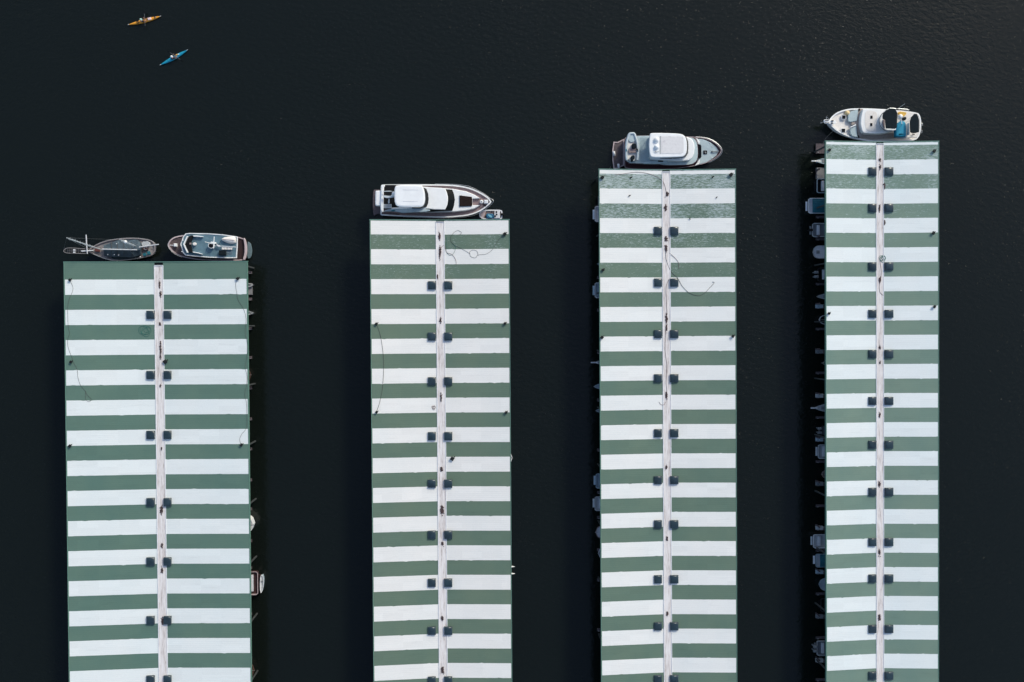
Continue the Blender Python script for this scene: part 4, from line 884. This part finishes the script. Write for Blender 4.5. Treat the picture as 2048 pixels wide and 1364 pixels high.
# ------------------------------------------------------------ sailing schooner at the leftmost shed
D = crop(120, 460, 9.752)
t = thing('sailing_ketch', tuple(bk(250, 497, 0)), 'weathered two masted sailing ketch with net bowsprit and blue grey deck canvas', 'sailboat')
hull(t, D((530, 405), (650, 305), (850, 215), (1050, 172), (1400, 148), (1650, 168), (1810, 205), (1855, 300), (1862, 410), (1800, 490), (1600, 540), (1400, 578), (1100, 598), (950, 585), (780, 520), (640, 468), (540, 432)), 1.4, DKHULL, TAN, sm=1, cap=.14, bw=.3, mcap=mat('grey_cap_rail', (150, 142, 142), .7, var=.2))
# tent-like deck canvas over the boom
Vt = []
edge_n = D((850, 300), (1130, 195), (1500, 188), (1565, 260)); ridge = D((850, 375), (1100, 378), (1400, 382), (1560, 388)); edge_s = D((860, 500), (1050, 525), (1400, 530), (1560, 485))
for e_, z_ in ((edge_n, 2.0), (ridge, 2.75), (edge_s, 2.0)): Vt += [bk(x, y, z_) for x, y in e_]
lowv = [Vector((v.x, v.y, 1.3)) for v in Vt[:4]] + [Vector((v.x, v.y, 1.3)) for v in Vt[8:12]]
fs = [(i, i + 4, i + 5, i + 1) for i in range(3)] + [(i + 4, i + 8, i + 9, i + 5) for i in range(3)] + [(12 + i, i, i + 1, 13 + i) for i in range(3)] + [(8 + i, 16 + i, 17 + i, 9 + i) for i in range(3)] + [(0, 12, 16, 8, 4), (3, 7, 11, 19, 15)]
mesh('deck_canvas', Vt + lowv, fs, SLATE, t)
for u_ in (1000, 1115, 1240, 1400):
    MB().tube([bk(*D((u_, 235))[0], 2.22), bk(*D((u_ + 6, 380))[0], 2.8), bk(*D((u_ + 6, 500))[0], 2.2)], .035, 4).build('canvas_seam', DKHULL, t)
slab('lower_canvas', D((980, 545), (1050, 500), (1500, 500), (1560, 520), (1400, 560), (1100, 585)), 1.5, .1, mat('dark_green_canvas', (46, 60, 62), .8, var=.2), t, sm=1, r=.03)
for (u, v) in ((1105, 268), (932, 478), (1058, 482), (1142, 490), (1208, 458), (1565, 525)): MB().dome(tuple(bk(120 + u / 9.752, 460 + v / 9.752, 2.25)), .1, .08, 8, 3).build('canvas_fender', WHITE, t)
MB().tube([bk(*D((820, 374))[0], 2.95), bk(*D((1500, 388))[0], 3.0)], .085, 8).build('main_boom', WHITE2, t)
MB().tube([bk(*D((1545, 335))[0], 2.9), bk(*D((1925, 280))[0], 3.1)], .08, 8).build('mizzen_boom', WHITE2, t)
def mast(base, tip, zt, nst, r):
    a_ = bk(*D(base)[0], 1.3); c_ = bk(*D(tip)[0], zt)
    m_ = MB().tube([a_, a_.lerp(c_, .6), c_], r, 8, r * .55).build('mast', ALU, t)
    b = MB()
    for i in range(nst):
        q = a_.lerp(c_, .3 + .68 * i / nst); s_ = .24 if i % 2 else .16
        b.tube([q - Vector((s_, .2 * s_, 0)), q + Vector((s_, -.2 * s_, 0))], .025, 4)
        b.tube([q - Vector((0, s_, 0)), q + Vector((0, s_, 0))], .02, 4)
    b.build('mast_step', ALU, m_)
    return a_, c_, m_
a1, c1_, m1 = mast((828, 392), (128, 150), 13.0, 10, .085)
a2, c2_, m2 = mast((1542, 340), (1165, 185), 8.2, 9, .07)
MB().dome(tuple(a2.lerp(c2_, .72)), .26, .3, 10, 4, base=.1).build('radar_dome', WHITE, m2, smooth=True)
b = MB()
for (u, v, w_) in ((70, 400, c1_), (1000, 185, c1_), (950, 580, c1_), (1540, 160, c2_), (1500, 555, c2_), (1850, 380, c2_)): b.tube([bk(120 + u / 9.752, 460 + v / 9.752, 1.5), w_], .012, 3)
b.build('stay', STEEL, t)
MB().tube([bk(*D((508, 92))[0], 2.4), bk(*D((532, 462))[0], 2.2)], .08, 8).build('whisker_spar', WHITE2, t)
b = MB(); U = D((560, 365), (400, 362), (240, 350), (130, 355), (75, 395), (85, 430), (150, 450), (300, 455), (550, 462))
b.tube(smooth_line(line3(U, 1.9), 3), .045, 6)
for i in range(12): x = 120 + (110 + i * 36) / 9.752; b.tube([bk(x, 460 + 358 / 9.752, 1.88), bk(x, 460 + 450 / 9.752, 1.88)], .012, 4)
b.build('bowsprit_net', TAN, t)
slab('bowsprit', D((130, 385), (640, 380), (640, 425), (130, 420)), 1.8, .22, DKHULL, t)
slab('bowsprit', D((400, 400), (640, 388), (650, 408), (420, 425)), 2.0, .1, WHITE2, t)
for v in (390, 432): MB().box(tuple(bk(120 + 278 / 9.752, 460 + v / 9.752, 1.95)), (.36, .18, .05)).build('step_pad', WHITE, t)
slab('deck_box', D((672, 362), (752, 365), (760, 420), (680, 422)), 1.7, .5, REDBOX, t)
slab('deck_hatch', D((1600, 345), (1700, 340), (1710, 385), (1610, 395)), 1.6, .4, DKWOOD, t)
slab('cushion', D((1598, 470), (1660, 438), (1690, 490), (1640, 515)), 1.6, .2, TEALC, t, r=.05)
slab('cushion', D((1688, 425), (1745, 408), (1768, 470), (1710, 490)), 1.6, .2, TEALC, t, r=.05)
slab('aft_cabin_top', D((1580, 230), (1740, 215), (1760, 310), (1600, 330)), 1.6, .4, GREYB, t, sm=1)
MB().tube(smooth_line(line3(D((1700, 345), (1660, 330), (1640, 365), (1670, 385), (1700, 370)), 2.1), 3), .03, 5).build('steering_wheel', STEEL, t)
b = MB(); R_ = D((620, 330), (850, 220), (1100, 172), (1400, 150), (1700, 180), (1850, 260), (1860, 420), (1780, 500), (1500, 560), (1100, 600), (850, 550), (640, 465))
b.tube(smooth_line([bk(x, y, 2.0) for x, y in R_], 3), .02, 4)
for x, y in R_: q = bk(x, y, 2.0); b.tube([(q.x, q.y, 1.4), tuple(q)], .02, 4)
b.build('lifeline', STEEL, t)

# ------------------------------------------------------------ wooden motor yacht at the leftmost shed
E_ = crop(320, 455, 10.24)
t = thing('wooden_yacht', tuple(bk(415, 493, 0)), 'old wooden motor yacht with maroon hull and a blue grey upper deck edged in white', 'yacht')
slab('swim_platform', E_((1780, 280), (1850, 310), (1878, 400), (1885, 500), (1860, 620), (1780, 645)), .45, .2, mat('grey_teal_platform', (92, 112, 118), .7), t, sm=1)
hull(t, E_((155, 352), (185, 280), (250, 215), (350, 175), (500, 155), (900, 150), (1400, 165), (1700, 205), (1760, 290), (1785, 400), (1782, 540), (1750, 665), (1600, 680), (1000, 680), (700, 655), (450, 605), (300, 535), (200, 440)), lambda px: 1.8 + .5 * max(0, (370 - px) / 35), DKWOOD, mat('dark_teak_deck', (84, 72, 74), .75, var=.25, scale=3), sm=1, cap=.16, bw=.3, mcap=PINKCAP)
slab('stern_rail', E_((1705, 205), (1740, 225), (1775, 350), (1780, 500), (1745, 665), (1690, 662), (1725, 540), (1730, 400), (1715, 290)), 2.1, .35, PINKCAP, t, sm=1, r=.06)
slab('aft_cockpit', E_((1590, 205), (1690, 215), (1710, 400), (1680, 655), (1580, 655)), 1.62, .1, mat('dark_maroon_floor', (48, 30, 34), .8, var=.2), t, r=.02)
MB().box(tuple(bk(320 + 320 / 10.24, 455 + 362 / 10.24, 2.35)), (.5, .5, .4), bev=.06).build('bow_locker', WHITE, t)
MB().tube(line3(E_((205, 360), (285, 368)), 2.3), .06, 6).build('anchor_roller', WHITE2, t)
slab('deckhouse', E_((540, 190), (1500, 215), (1500, 610), (700, 600), (540, 530), (500, 350)), 3.2, 1.7, DKWOOD, t, r=.03)
ol = E_((520, 122), (620, 112), (1000, 120), (1300, 142), (1588, 185), (1585, 400), (1568, 625), (1400, 628), (1000, 615), (700, 590), (520, 570), (470, 520), (445, 430), (415, 342), (445, 270), (470, 190))
slab('upper_deck', ol, 3.4, .25, WHITE, t, r=.06)
slab('upper_deck_surface', E_((535, 142), (620, 132), (1000, 140), (1300, 162), (1570, 202), (1566, 400), (1550, 607), (1400, 608), (1000, 597), (700, 572), (530, 552), (490, 505), (465, 425), (437, 342), (465, 275), (490, 195)), 3.43, .1, BLUEDECK, t, r=.02)
ringwall('toe_rail', ol, 3.52, .12, .15, WHITE, t)
slab('flybridge_well', E_((560, 200), (640, 158), (682, 180), (645, 320), (645, 500), (570, 500), (497, 345)), 3.47, .06, mat('dark_well_floor', (24, 24, 30), .7, var=.15), t, r=.01)
slab('flybridge_console', E_((575, 200), (650, 160), (685, 175), (650, 210), (620, 330), (650, 490), (670, 510), (600, 505), (520, 345)), 4.0, .55, DARK, t, r=.04)
slab('windscreen_frame', E_((548, 172), (568, 182), (500, 345), (575, 508), (550, 518), (470, 342)), 4.1, .7, WHITE, t, r=.03)
slab('flybridge_coaming', E_((680, 162), (790, 168), (880, 180), (875, 194), (680, 182)), 3.95, .5, WHITE, t, r=.04)
slab('flybridge_coaming', E_((670, 492), (780, 512), (862, 535), (855, 552), (770, 528), (670, 512)), 3.95, .5, WHITE, t, r=.04)
for pts_ in (((440, 270), (485, 245), (480, 262), (445, 285)), ((440, 480), (465, 490), (455, 505), (432, 495))): slab('horn', E_(*pts_), 3.6, .15, WHITE, t)
slab('helm_seat', E_((670, 310), (720, 300), (738, 325), (732, 360), (690, 372), (668, 350)), 3.95, .45, CREAM, t, sm=1, r=.06)
slab('steering_console', E_((600, 310), (635, 310), (635, 350), (600, 350)), 4.15, .2, ROSE, t)
MB().tube(line3(E_((1108, 185), (1095, 425)), 4.6), .06, 6).build('mast_crossbar', WHITE, t)
slab('mast_base', E_((1040, 285), (1135, 300), (1140, 330), (1100, 345), (1040, 325)), 4.0, .6, WHITE, t)
q = bk(*E_((1040, 365))[0], 4.3); MB().tube([(q.x, q.y, 3.4), (q.x, q.y, 4.15)], .46, 18).build('exhaust_funnel', WHITE, t)
MB().dome((q.x, q.y, 4.15), .38, .1, 16, 3).build('funnel_cap', DARK, t)
a_ = bk(*E_((1110, 345))[0], 3.5); MB().tube([a_, a_ + Vector((-.5, .1, 3.2))], .07, 8, .04).build('mast', WHITE, t)
MB().tube(line3(E_((1190, 378), (1560, 402)), 3.9), .055, 6).build('boom', WHITE2, t)
slab('bracket', E_((1160, 340), (1215, 365), (1240, 385), (1200, 400), (1150, 365)), 4.0, .2, WHITE2, t)
MB().tube(line3(E_((1250, 260), (1210, 345), (1170, 350)), 3.9), .03, 5).tube(line3(E_((1140, 335), (1200, 385)), 3.9), .05, 5).build('boom_tackle', DARK, t)
for i in range(4):
    MB().box(tuple(bk(320 + (1290 + i * 52 + (8 if i > 1 else 0)) / 10.24, 455 + 428 / 10.24, 3.7)), (.36, .42, .3), bev=.05).build('deck_locker', CREAM, t)
slab('cover_box', E_((1203, 468), (1345, 468), (1345, 565), (1200, 562)), 4.0, .5, BLACK, t, r=.06)
b = MB()
for v in (492, 518, 545): b.box(tuple(bk(320 + 1415 / 10.24, 455 + v / 10.24, 3.5)), (1.0, .05, .06))
b.build('deck_rack', TILEB, t)
b = MB(); rr = E_((155, 345), (200, 262), (300, 190), (480, 150)); b.tube(smooth_line([bk(x, y, 3.0) for x, y in rr], 3), .02, 4)
rr = E_((155, 352), (200, 445), (300, 540), (450, 608)); b.tube(smooth_line([bk(x, y, 3.0) for x, y in rr], 3), .02, 4); b.build('bow_rail', STEEL, t)
# upturned dinghy on the upper deck
t = thing('deck_dinghy', tuple(bk(458, 480, 3.45)), 'upturned white pointed dinghy lying on the blue grey upper deck of the wooden yacht', 'dinghy')
pts_ = chaikin(E_((1248, 242), (1300, 205), (1380, 185), (1500, 184), (1550, 200), (1558, 260), (1555, 320), (1480, 335), (1400, 322), (1310, 290)), 1)
b3 = world(pts_, 3.6); rings = [zs(b3, -.15), b3]
cxm = sum(v.x for v in b3) / len(b3); cym = sum(v.y for v in b3) / len(b3)
for k_, z_ in ((.88, .22), (.6, .38), (.25, .46)): rings.append([Vector((cxm + (v.x - cxm) * (.5 + .5 * k_), cym + (v.y - cym) * k_, 3.6 + z_)) for v in b3])
vs, fs = strips(rings); mesh('hull', vs, fs, CREAM, t, smooth=True)
MB().tube([bk(*E_((1290, 240))[0], 4.08), bk(*E_((1540, 262))[0], 4.1)], .03, 5).build('keel', ROSE, t)

# ------------------------------------------------------------ kayaks
def kayak(P0, P1, m, label, person_t, clothing, hat, look, hatches, gear, paddle, dark_t):
    a_ = bk(*P0, .25); c_ = bk(*P1, .25); mid = (a_ + c_) / 2; ax = (c_ - a_); L = ax.length; ax.normalize(); sd_ = Vector((-ax.y, ax.x, 0))
    t = thing('kayak', (mid.x, mid.y, 0), label, 'kayak', 'sea kayaks being paddled on open water')
    N = 24; n = 12; rings = []
    for i in range(N + 1):
        s_ = -1 + 2 * i / N; hw = .3 * (1 - abs(s_) ** 1.9) + .012; h_ = .17 * (1 - abs(s_) ** 3) + .03; zc_ = .13 + .13 * abs(s_) ** 3
        r = []
        for k in range(n):
            a = 2 * math.pi * k / n; y = math.cos(a) * hw; z = math.sin(a); z = zc_ + (z * h_ if z > 0 else z * .22 * (1 - s_ * s_ * .6))
            r.append(mid + ax * (s_ * L / 2) + sd_ * y + Vector((0, 0, z - mid.z)))
        rings.append(r)
    vs, fs = strips(rings); mesh('shell', vs, fs, m, t, smooth=True)
    def P_(s_, y, z): return Vector((mid.x, mid.y, 0)) + ax * (s_ * L / 2) + sd_ * y + Vector((0, 0, z))
    ang = math.atan2(ax.y, ax.x)
    for s_ in dark_t:
        b = MB(); b.add([P_(s_ + .085 * math.cos(q_) , .21 * math.sin(q_), .32) for q_ in [2 * math.pi * k / 16 for k in range(16)]], [tuple(range(16))])
        b.tube([P_(s_ + .09 * math.cos(2 * math.pi * k / 16), .22 * math.sin(2 * math.pi * k / 16), .325) for k in range(17)], .025, 5)
        b.build('cockpit', DARK, t)
    for s_ in hatches: MB().add([P_(s_ + .05 * math.cos(q_), .13 * math.sin(q_), .31) for q_ in [2 * math.pi * k / 14 for k in range(14)]], [tuple(range(14))]).tube([P_(s_, -.13, .315), P_(s_, .13, .315)], .012, 4).build('hatch', DARK, t)
    for (s_, y, d, gm) in gear: q = P_(s_, y, .38); MB().box(tuple(q), d, rz=ang, bev=.05).build('deck_bag', gm, t)
    for s_ in (-.97, .97): MB().box(tuple(P_(s_, 0, .3)), (.22, .05, .04), rz=ang).build('grab_toggle', WHITE, t)
    # paddler
    s0 = person_t; th = thing('person', tuple(P_(s0, 0, .15)), look, 'person')
    o0 = P_(s0, 0, .15)
    J = [((0, 0, .02), .15), ((0, 0, .28), .15), ((.02, 0, .48), .17), ((.02, 0, .58), .07), ((.03, 0, .66), .06), ((.04, 0, .76), .105), ((.04, 0, .86), .09),
         ((.02, .19, .52), .062), ((.18, .33, .34), .05), ((.42, .36, .36), .038), ((.02, -.19, .52), .062), ((.18, -.33, .34), .05), ((.42, -.36, .36), .038),
         ((.1, .1, .03), .085), ((.5, .14, .2), .07), ((.85, .09, .05), .05), ((.1, -.1, .03), .085), ((.5, -.14, .2), .07), ((.85, -.09, .05), .05), ((.49, .37, .36), .036), ((.49, -.37, .36), .036)]
    Ed = [(0, 1), (1, 2), (2, 3), (3, 4), (4, 5), (5, 6), (2, 7), (7, 8), (8, 9), (2, 10), (10, 11), (11, 12), (0, 13), (13, 14), (14, 15), (0, 16), (16, 17), (17, 18), (9, 19), (12, 20)]
    me = bpy.data.meshes.new('body'); W3 = lambda p: ax * p[0] + sd_ * p[1] + Vector((0, 0, p[2]))
    me.from_pydata([tuple(W3(j[0])) for j in J], Ed, [])
    bo = bpy.data.objects.new('body', me); C.objects.link(bo); bo.parent = th; me.materials.append(SKIN)
    md_ = bo.modifiers.new('skin', 'SKIN'); md_.use_smooth_shade = True
    for i, j in enumerate(J): me.skin_vertices[0].data[i].radius = (j[1], j[1])
    me.skin_vertices[0].data[0].use_root = True
    bo.modifiers.new('sub', 'SUBSURF').levels = 1; bo.modifiers['sub'].render_levels = 2
    rings = []
    for (z, rx, ry) in ((.08, .17, .19), (.25, .17, .2), (.42, .18, .23), (.52, .15, .22), (.57, .08, .1)):
        rings.append([o0 + ax * (rx * math.cos(q_)) + sd_ * (ry * math.sin(q_)) + Vector((0, 0, z)) for q_ in [2 * math.pi * k / 14 for k in range(14)]])
    vs, fs = strips(rings); mesh('life_vest', vs, fs, clothing, th, smooth=True)
    for s_ in (-1, 1):
        MB().tube([o0 + W3((.02, .17 * s_, .52)), o0 + W3((.18, .33 * s_, .34)), o0 + W3((.38, .36 * s_, .36))], .068, 8, .05).build('sleeve', DARK, th, smooth=True)
    q = o0 + W3((.04, 0, .84)); b = MB().dome(tuple(q), .13, .13, 14, 5).tube([tuple(q + Vector((0, 0, -.01))), tuple(q + Vector((0, 0, .01)))], .19, 16); b.build('hat', hat, th, smooth=True)
    q = o0 + W3((.15, 0, .76)); MB().dome((q.x, q.y, q.z - .02), .018, .02, 6, 2).build('nose', SKIN, th)
    for s_ in (-1, 1):
        b = MB()
        for f_ in range(4):
            p0 = o0 + W3((.47 + .0 * f_, s_ * (.33 + .022 * f_), .39)); b.tube([p0, p0 + ax * .05 + Vector((0, 0, -.01)), p0 + ax * .055 + Vector((0, 0, -.055)), p0 + ax * .02 + Vector((0, 0, -.07))], .011, 5, .008)
        p0 = o0 + W3((.45, s_ * .31, .37)); b.tube([p0, p0 + ax * .03 - sd_ * s_ * .02, p0 + ax * .05 + Vector((0, 0, -.03))], .012, 5)
        b.build('hand', SKIN, th)
    # paddle held in both hands
    p0, p1 = paddle[:2]; a3 = o0 + W3((.5, -.36, .36)); c3 = o0 + W3((.5, .36, .36)); dr = (c3 - a3).normalized(); tilt = Vector((0, 0, paddle[1]))
    cc = (a3 + c3) / 2; dr = (dr + ax * p0 + tilt).normalized()
    pt = thing('paddle', tuple(cc), paddle[2], 'paddle')
    MB().tube([cc - dr * .95, cc + dr * .95], .018, 6).build('shaft', GREY, pt)
    for s_ in (-1, 1):
        e_ = cc + dr * .9 * s_; w_ = ax - dr * ax.dot(dr); w_.normalize(); w_ = (w_ * .8 + Vector((0, 0, .6))) * 1.0
        pr = []
        for (u, h_) in ((0, .03), (.12, .09), (.3, .1), (.42, .07), (.47, .02)): pr.append((e_ + dr * s_ * u + w_ * h_, e_ + dr * s_ * u - w_ * h_))
        vs = [v for a__, b__ in pr for v in (a__, b__)]; nn_ = dr.cross(w_).normalized() * .012
        v2 = [v + nn_ for v in vs] + [v - nn_ for v in vs]; K = len(vs); fs = []
        for i in range(4): fs.append((2 * i, 2 * i + 1, 2 * i + 3, 2 * i + 2)); fs.append((K + 2 * i + 2, K + 2 * i + 3, K + 2 * i + 1, K + 2 * i))
        for i in range(4): fs.append((2 * i, 2 * i + 2, K + 2 * i + 2, K + 2 * i)); fs.append((2 * i + 1, K + 2 * i + 1, K + 2 * i + 3, 2 * i + 3))
        mesh('blade', v2, fs, DARK if p1 < .2 else GREY, pt)
K1 = crop(245, 20, 22.76); K2 = crop(310, 90, 27.28)
kayak(K1((255, 672))[0], K1((1745, 278))[0], ORANGE, 'long orange kayak, upper of the two kayaks in the top left corner', -.14, mat('navy_vest', (44, 62, 80), .7), mat('pale_green_hat', (170, 204, 190), .8),
      'person in a dark vest and pale green hat sitting in the orange kayak', [.62], [(.32, .0, (.52, .36, .18), mat('pink_dry_bag', (232, 206, 204), .7)), (-.11, .12, (.2, .2, .12), CYAN), (.2, .08, (.16, .12, .1), REDBOX), (.68, 0, (.14, .2, .08), ROSE)], (.25, .1, 'paddle held by the person in the orange kayak'), [-.4, -.12, .07])
kayak(K2((278, 1090))[0], K2((1785, 262))[0], CYAN, 'blue kayak, lower of the two kayaks in the top left corner', -.08, mat('plum_vest', (96, 62, 84), .7), WHITE,
      'person in a plum vest and white hat paddling the blue kayak', [-.42], [(.24, .1, (.3, .16, .12), YELLOW), (.36, .02, (.16, .16, .12), WHITE), (.2, .16, (.12, .1, .1), REDBOX)], (-.5, .12, 'paddle held across the blue kayak by the person in a white hat'), [-.1, .1])

# mooring lines
def mline(pts, label): w3 = smooth_line(pts, 5); o = MB().tube(w3, .025, 5).build('mooring_line', ROPE, None, loc=tuple(w3[0])); tag(o, label, 'mooring line', 'mooring lines')
mline([bk(1665, 263, 2.0), bk(1652, 276, 1.1), bk(1646, 287, .6)], 'mooring line from the bow of the cabin cruiser to the corner of its dock')
mline([bk(1221, 333, .6), bk(1219, 338, .5), bk(1215, 343, .5)], 'mooring line from the swim platform of the trawler yacht')
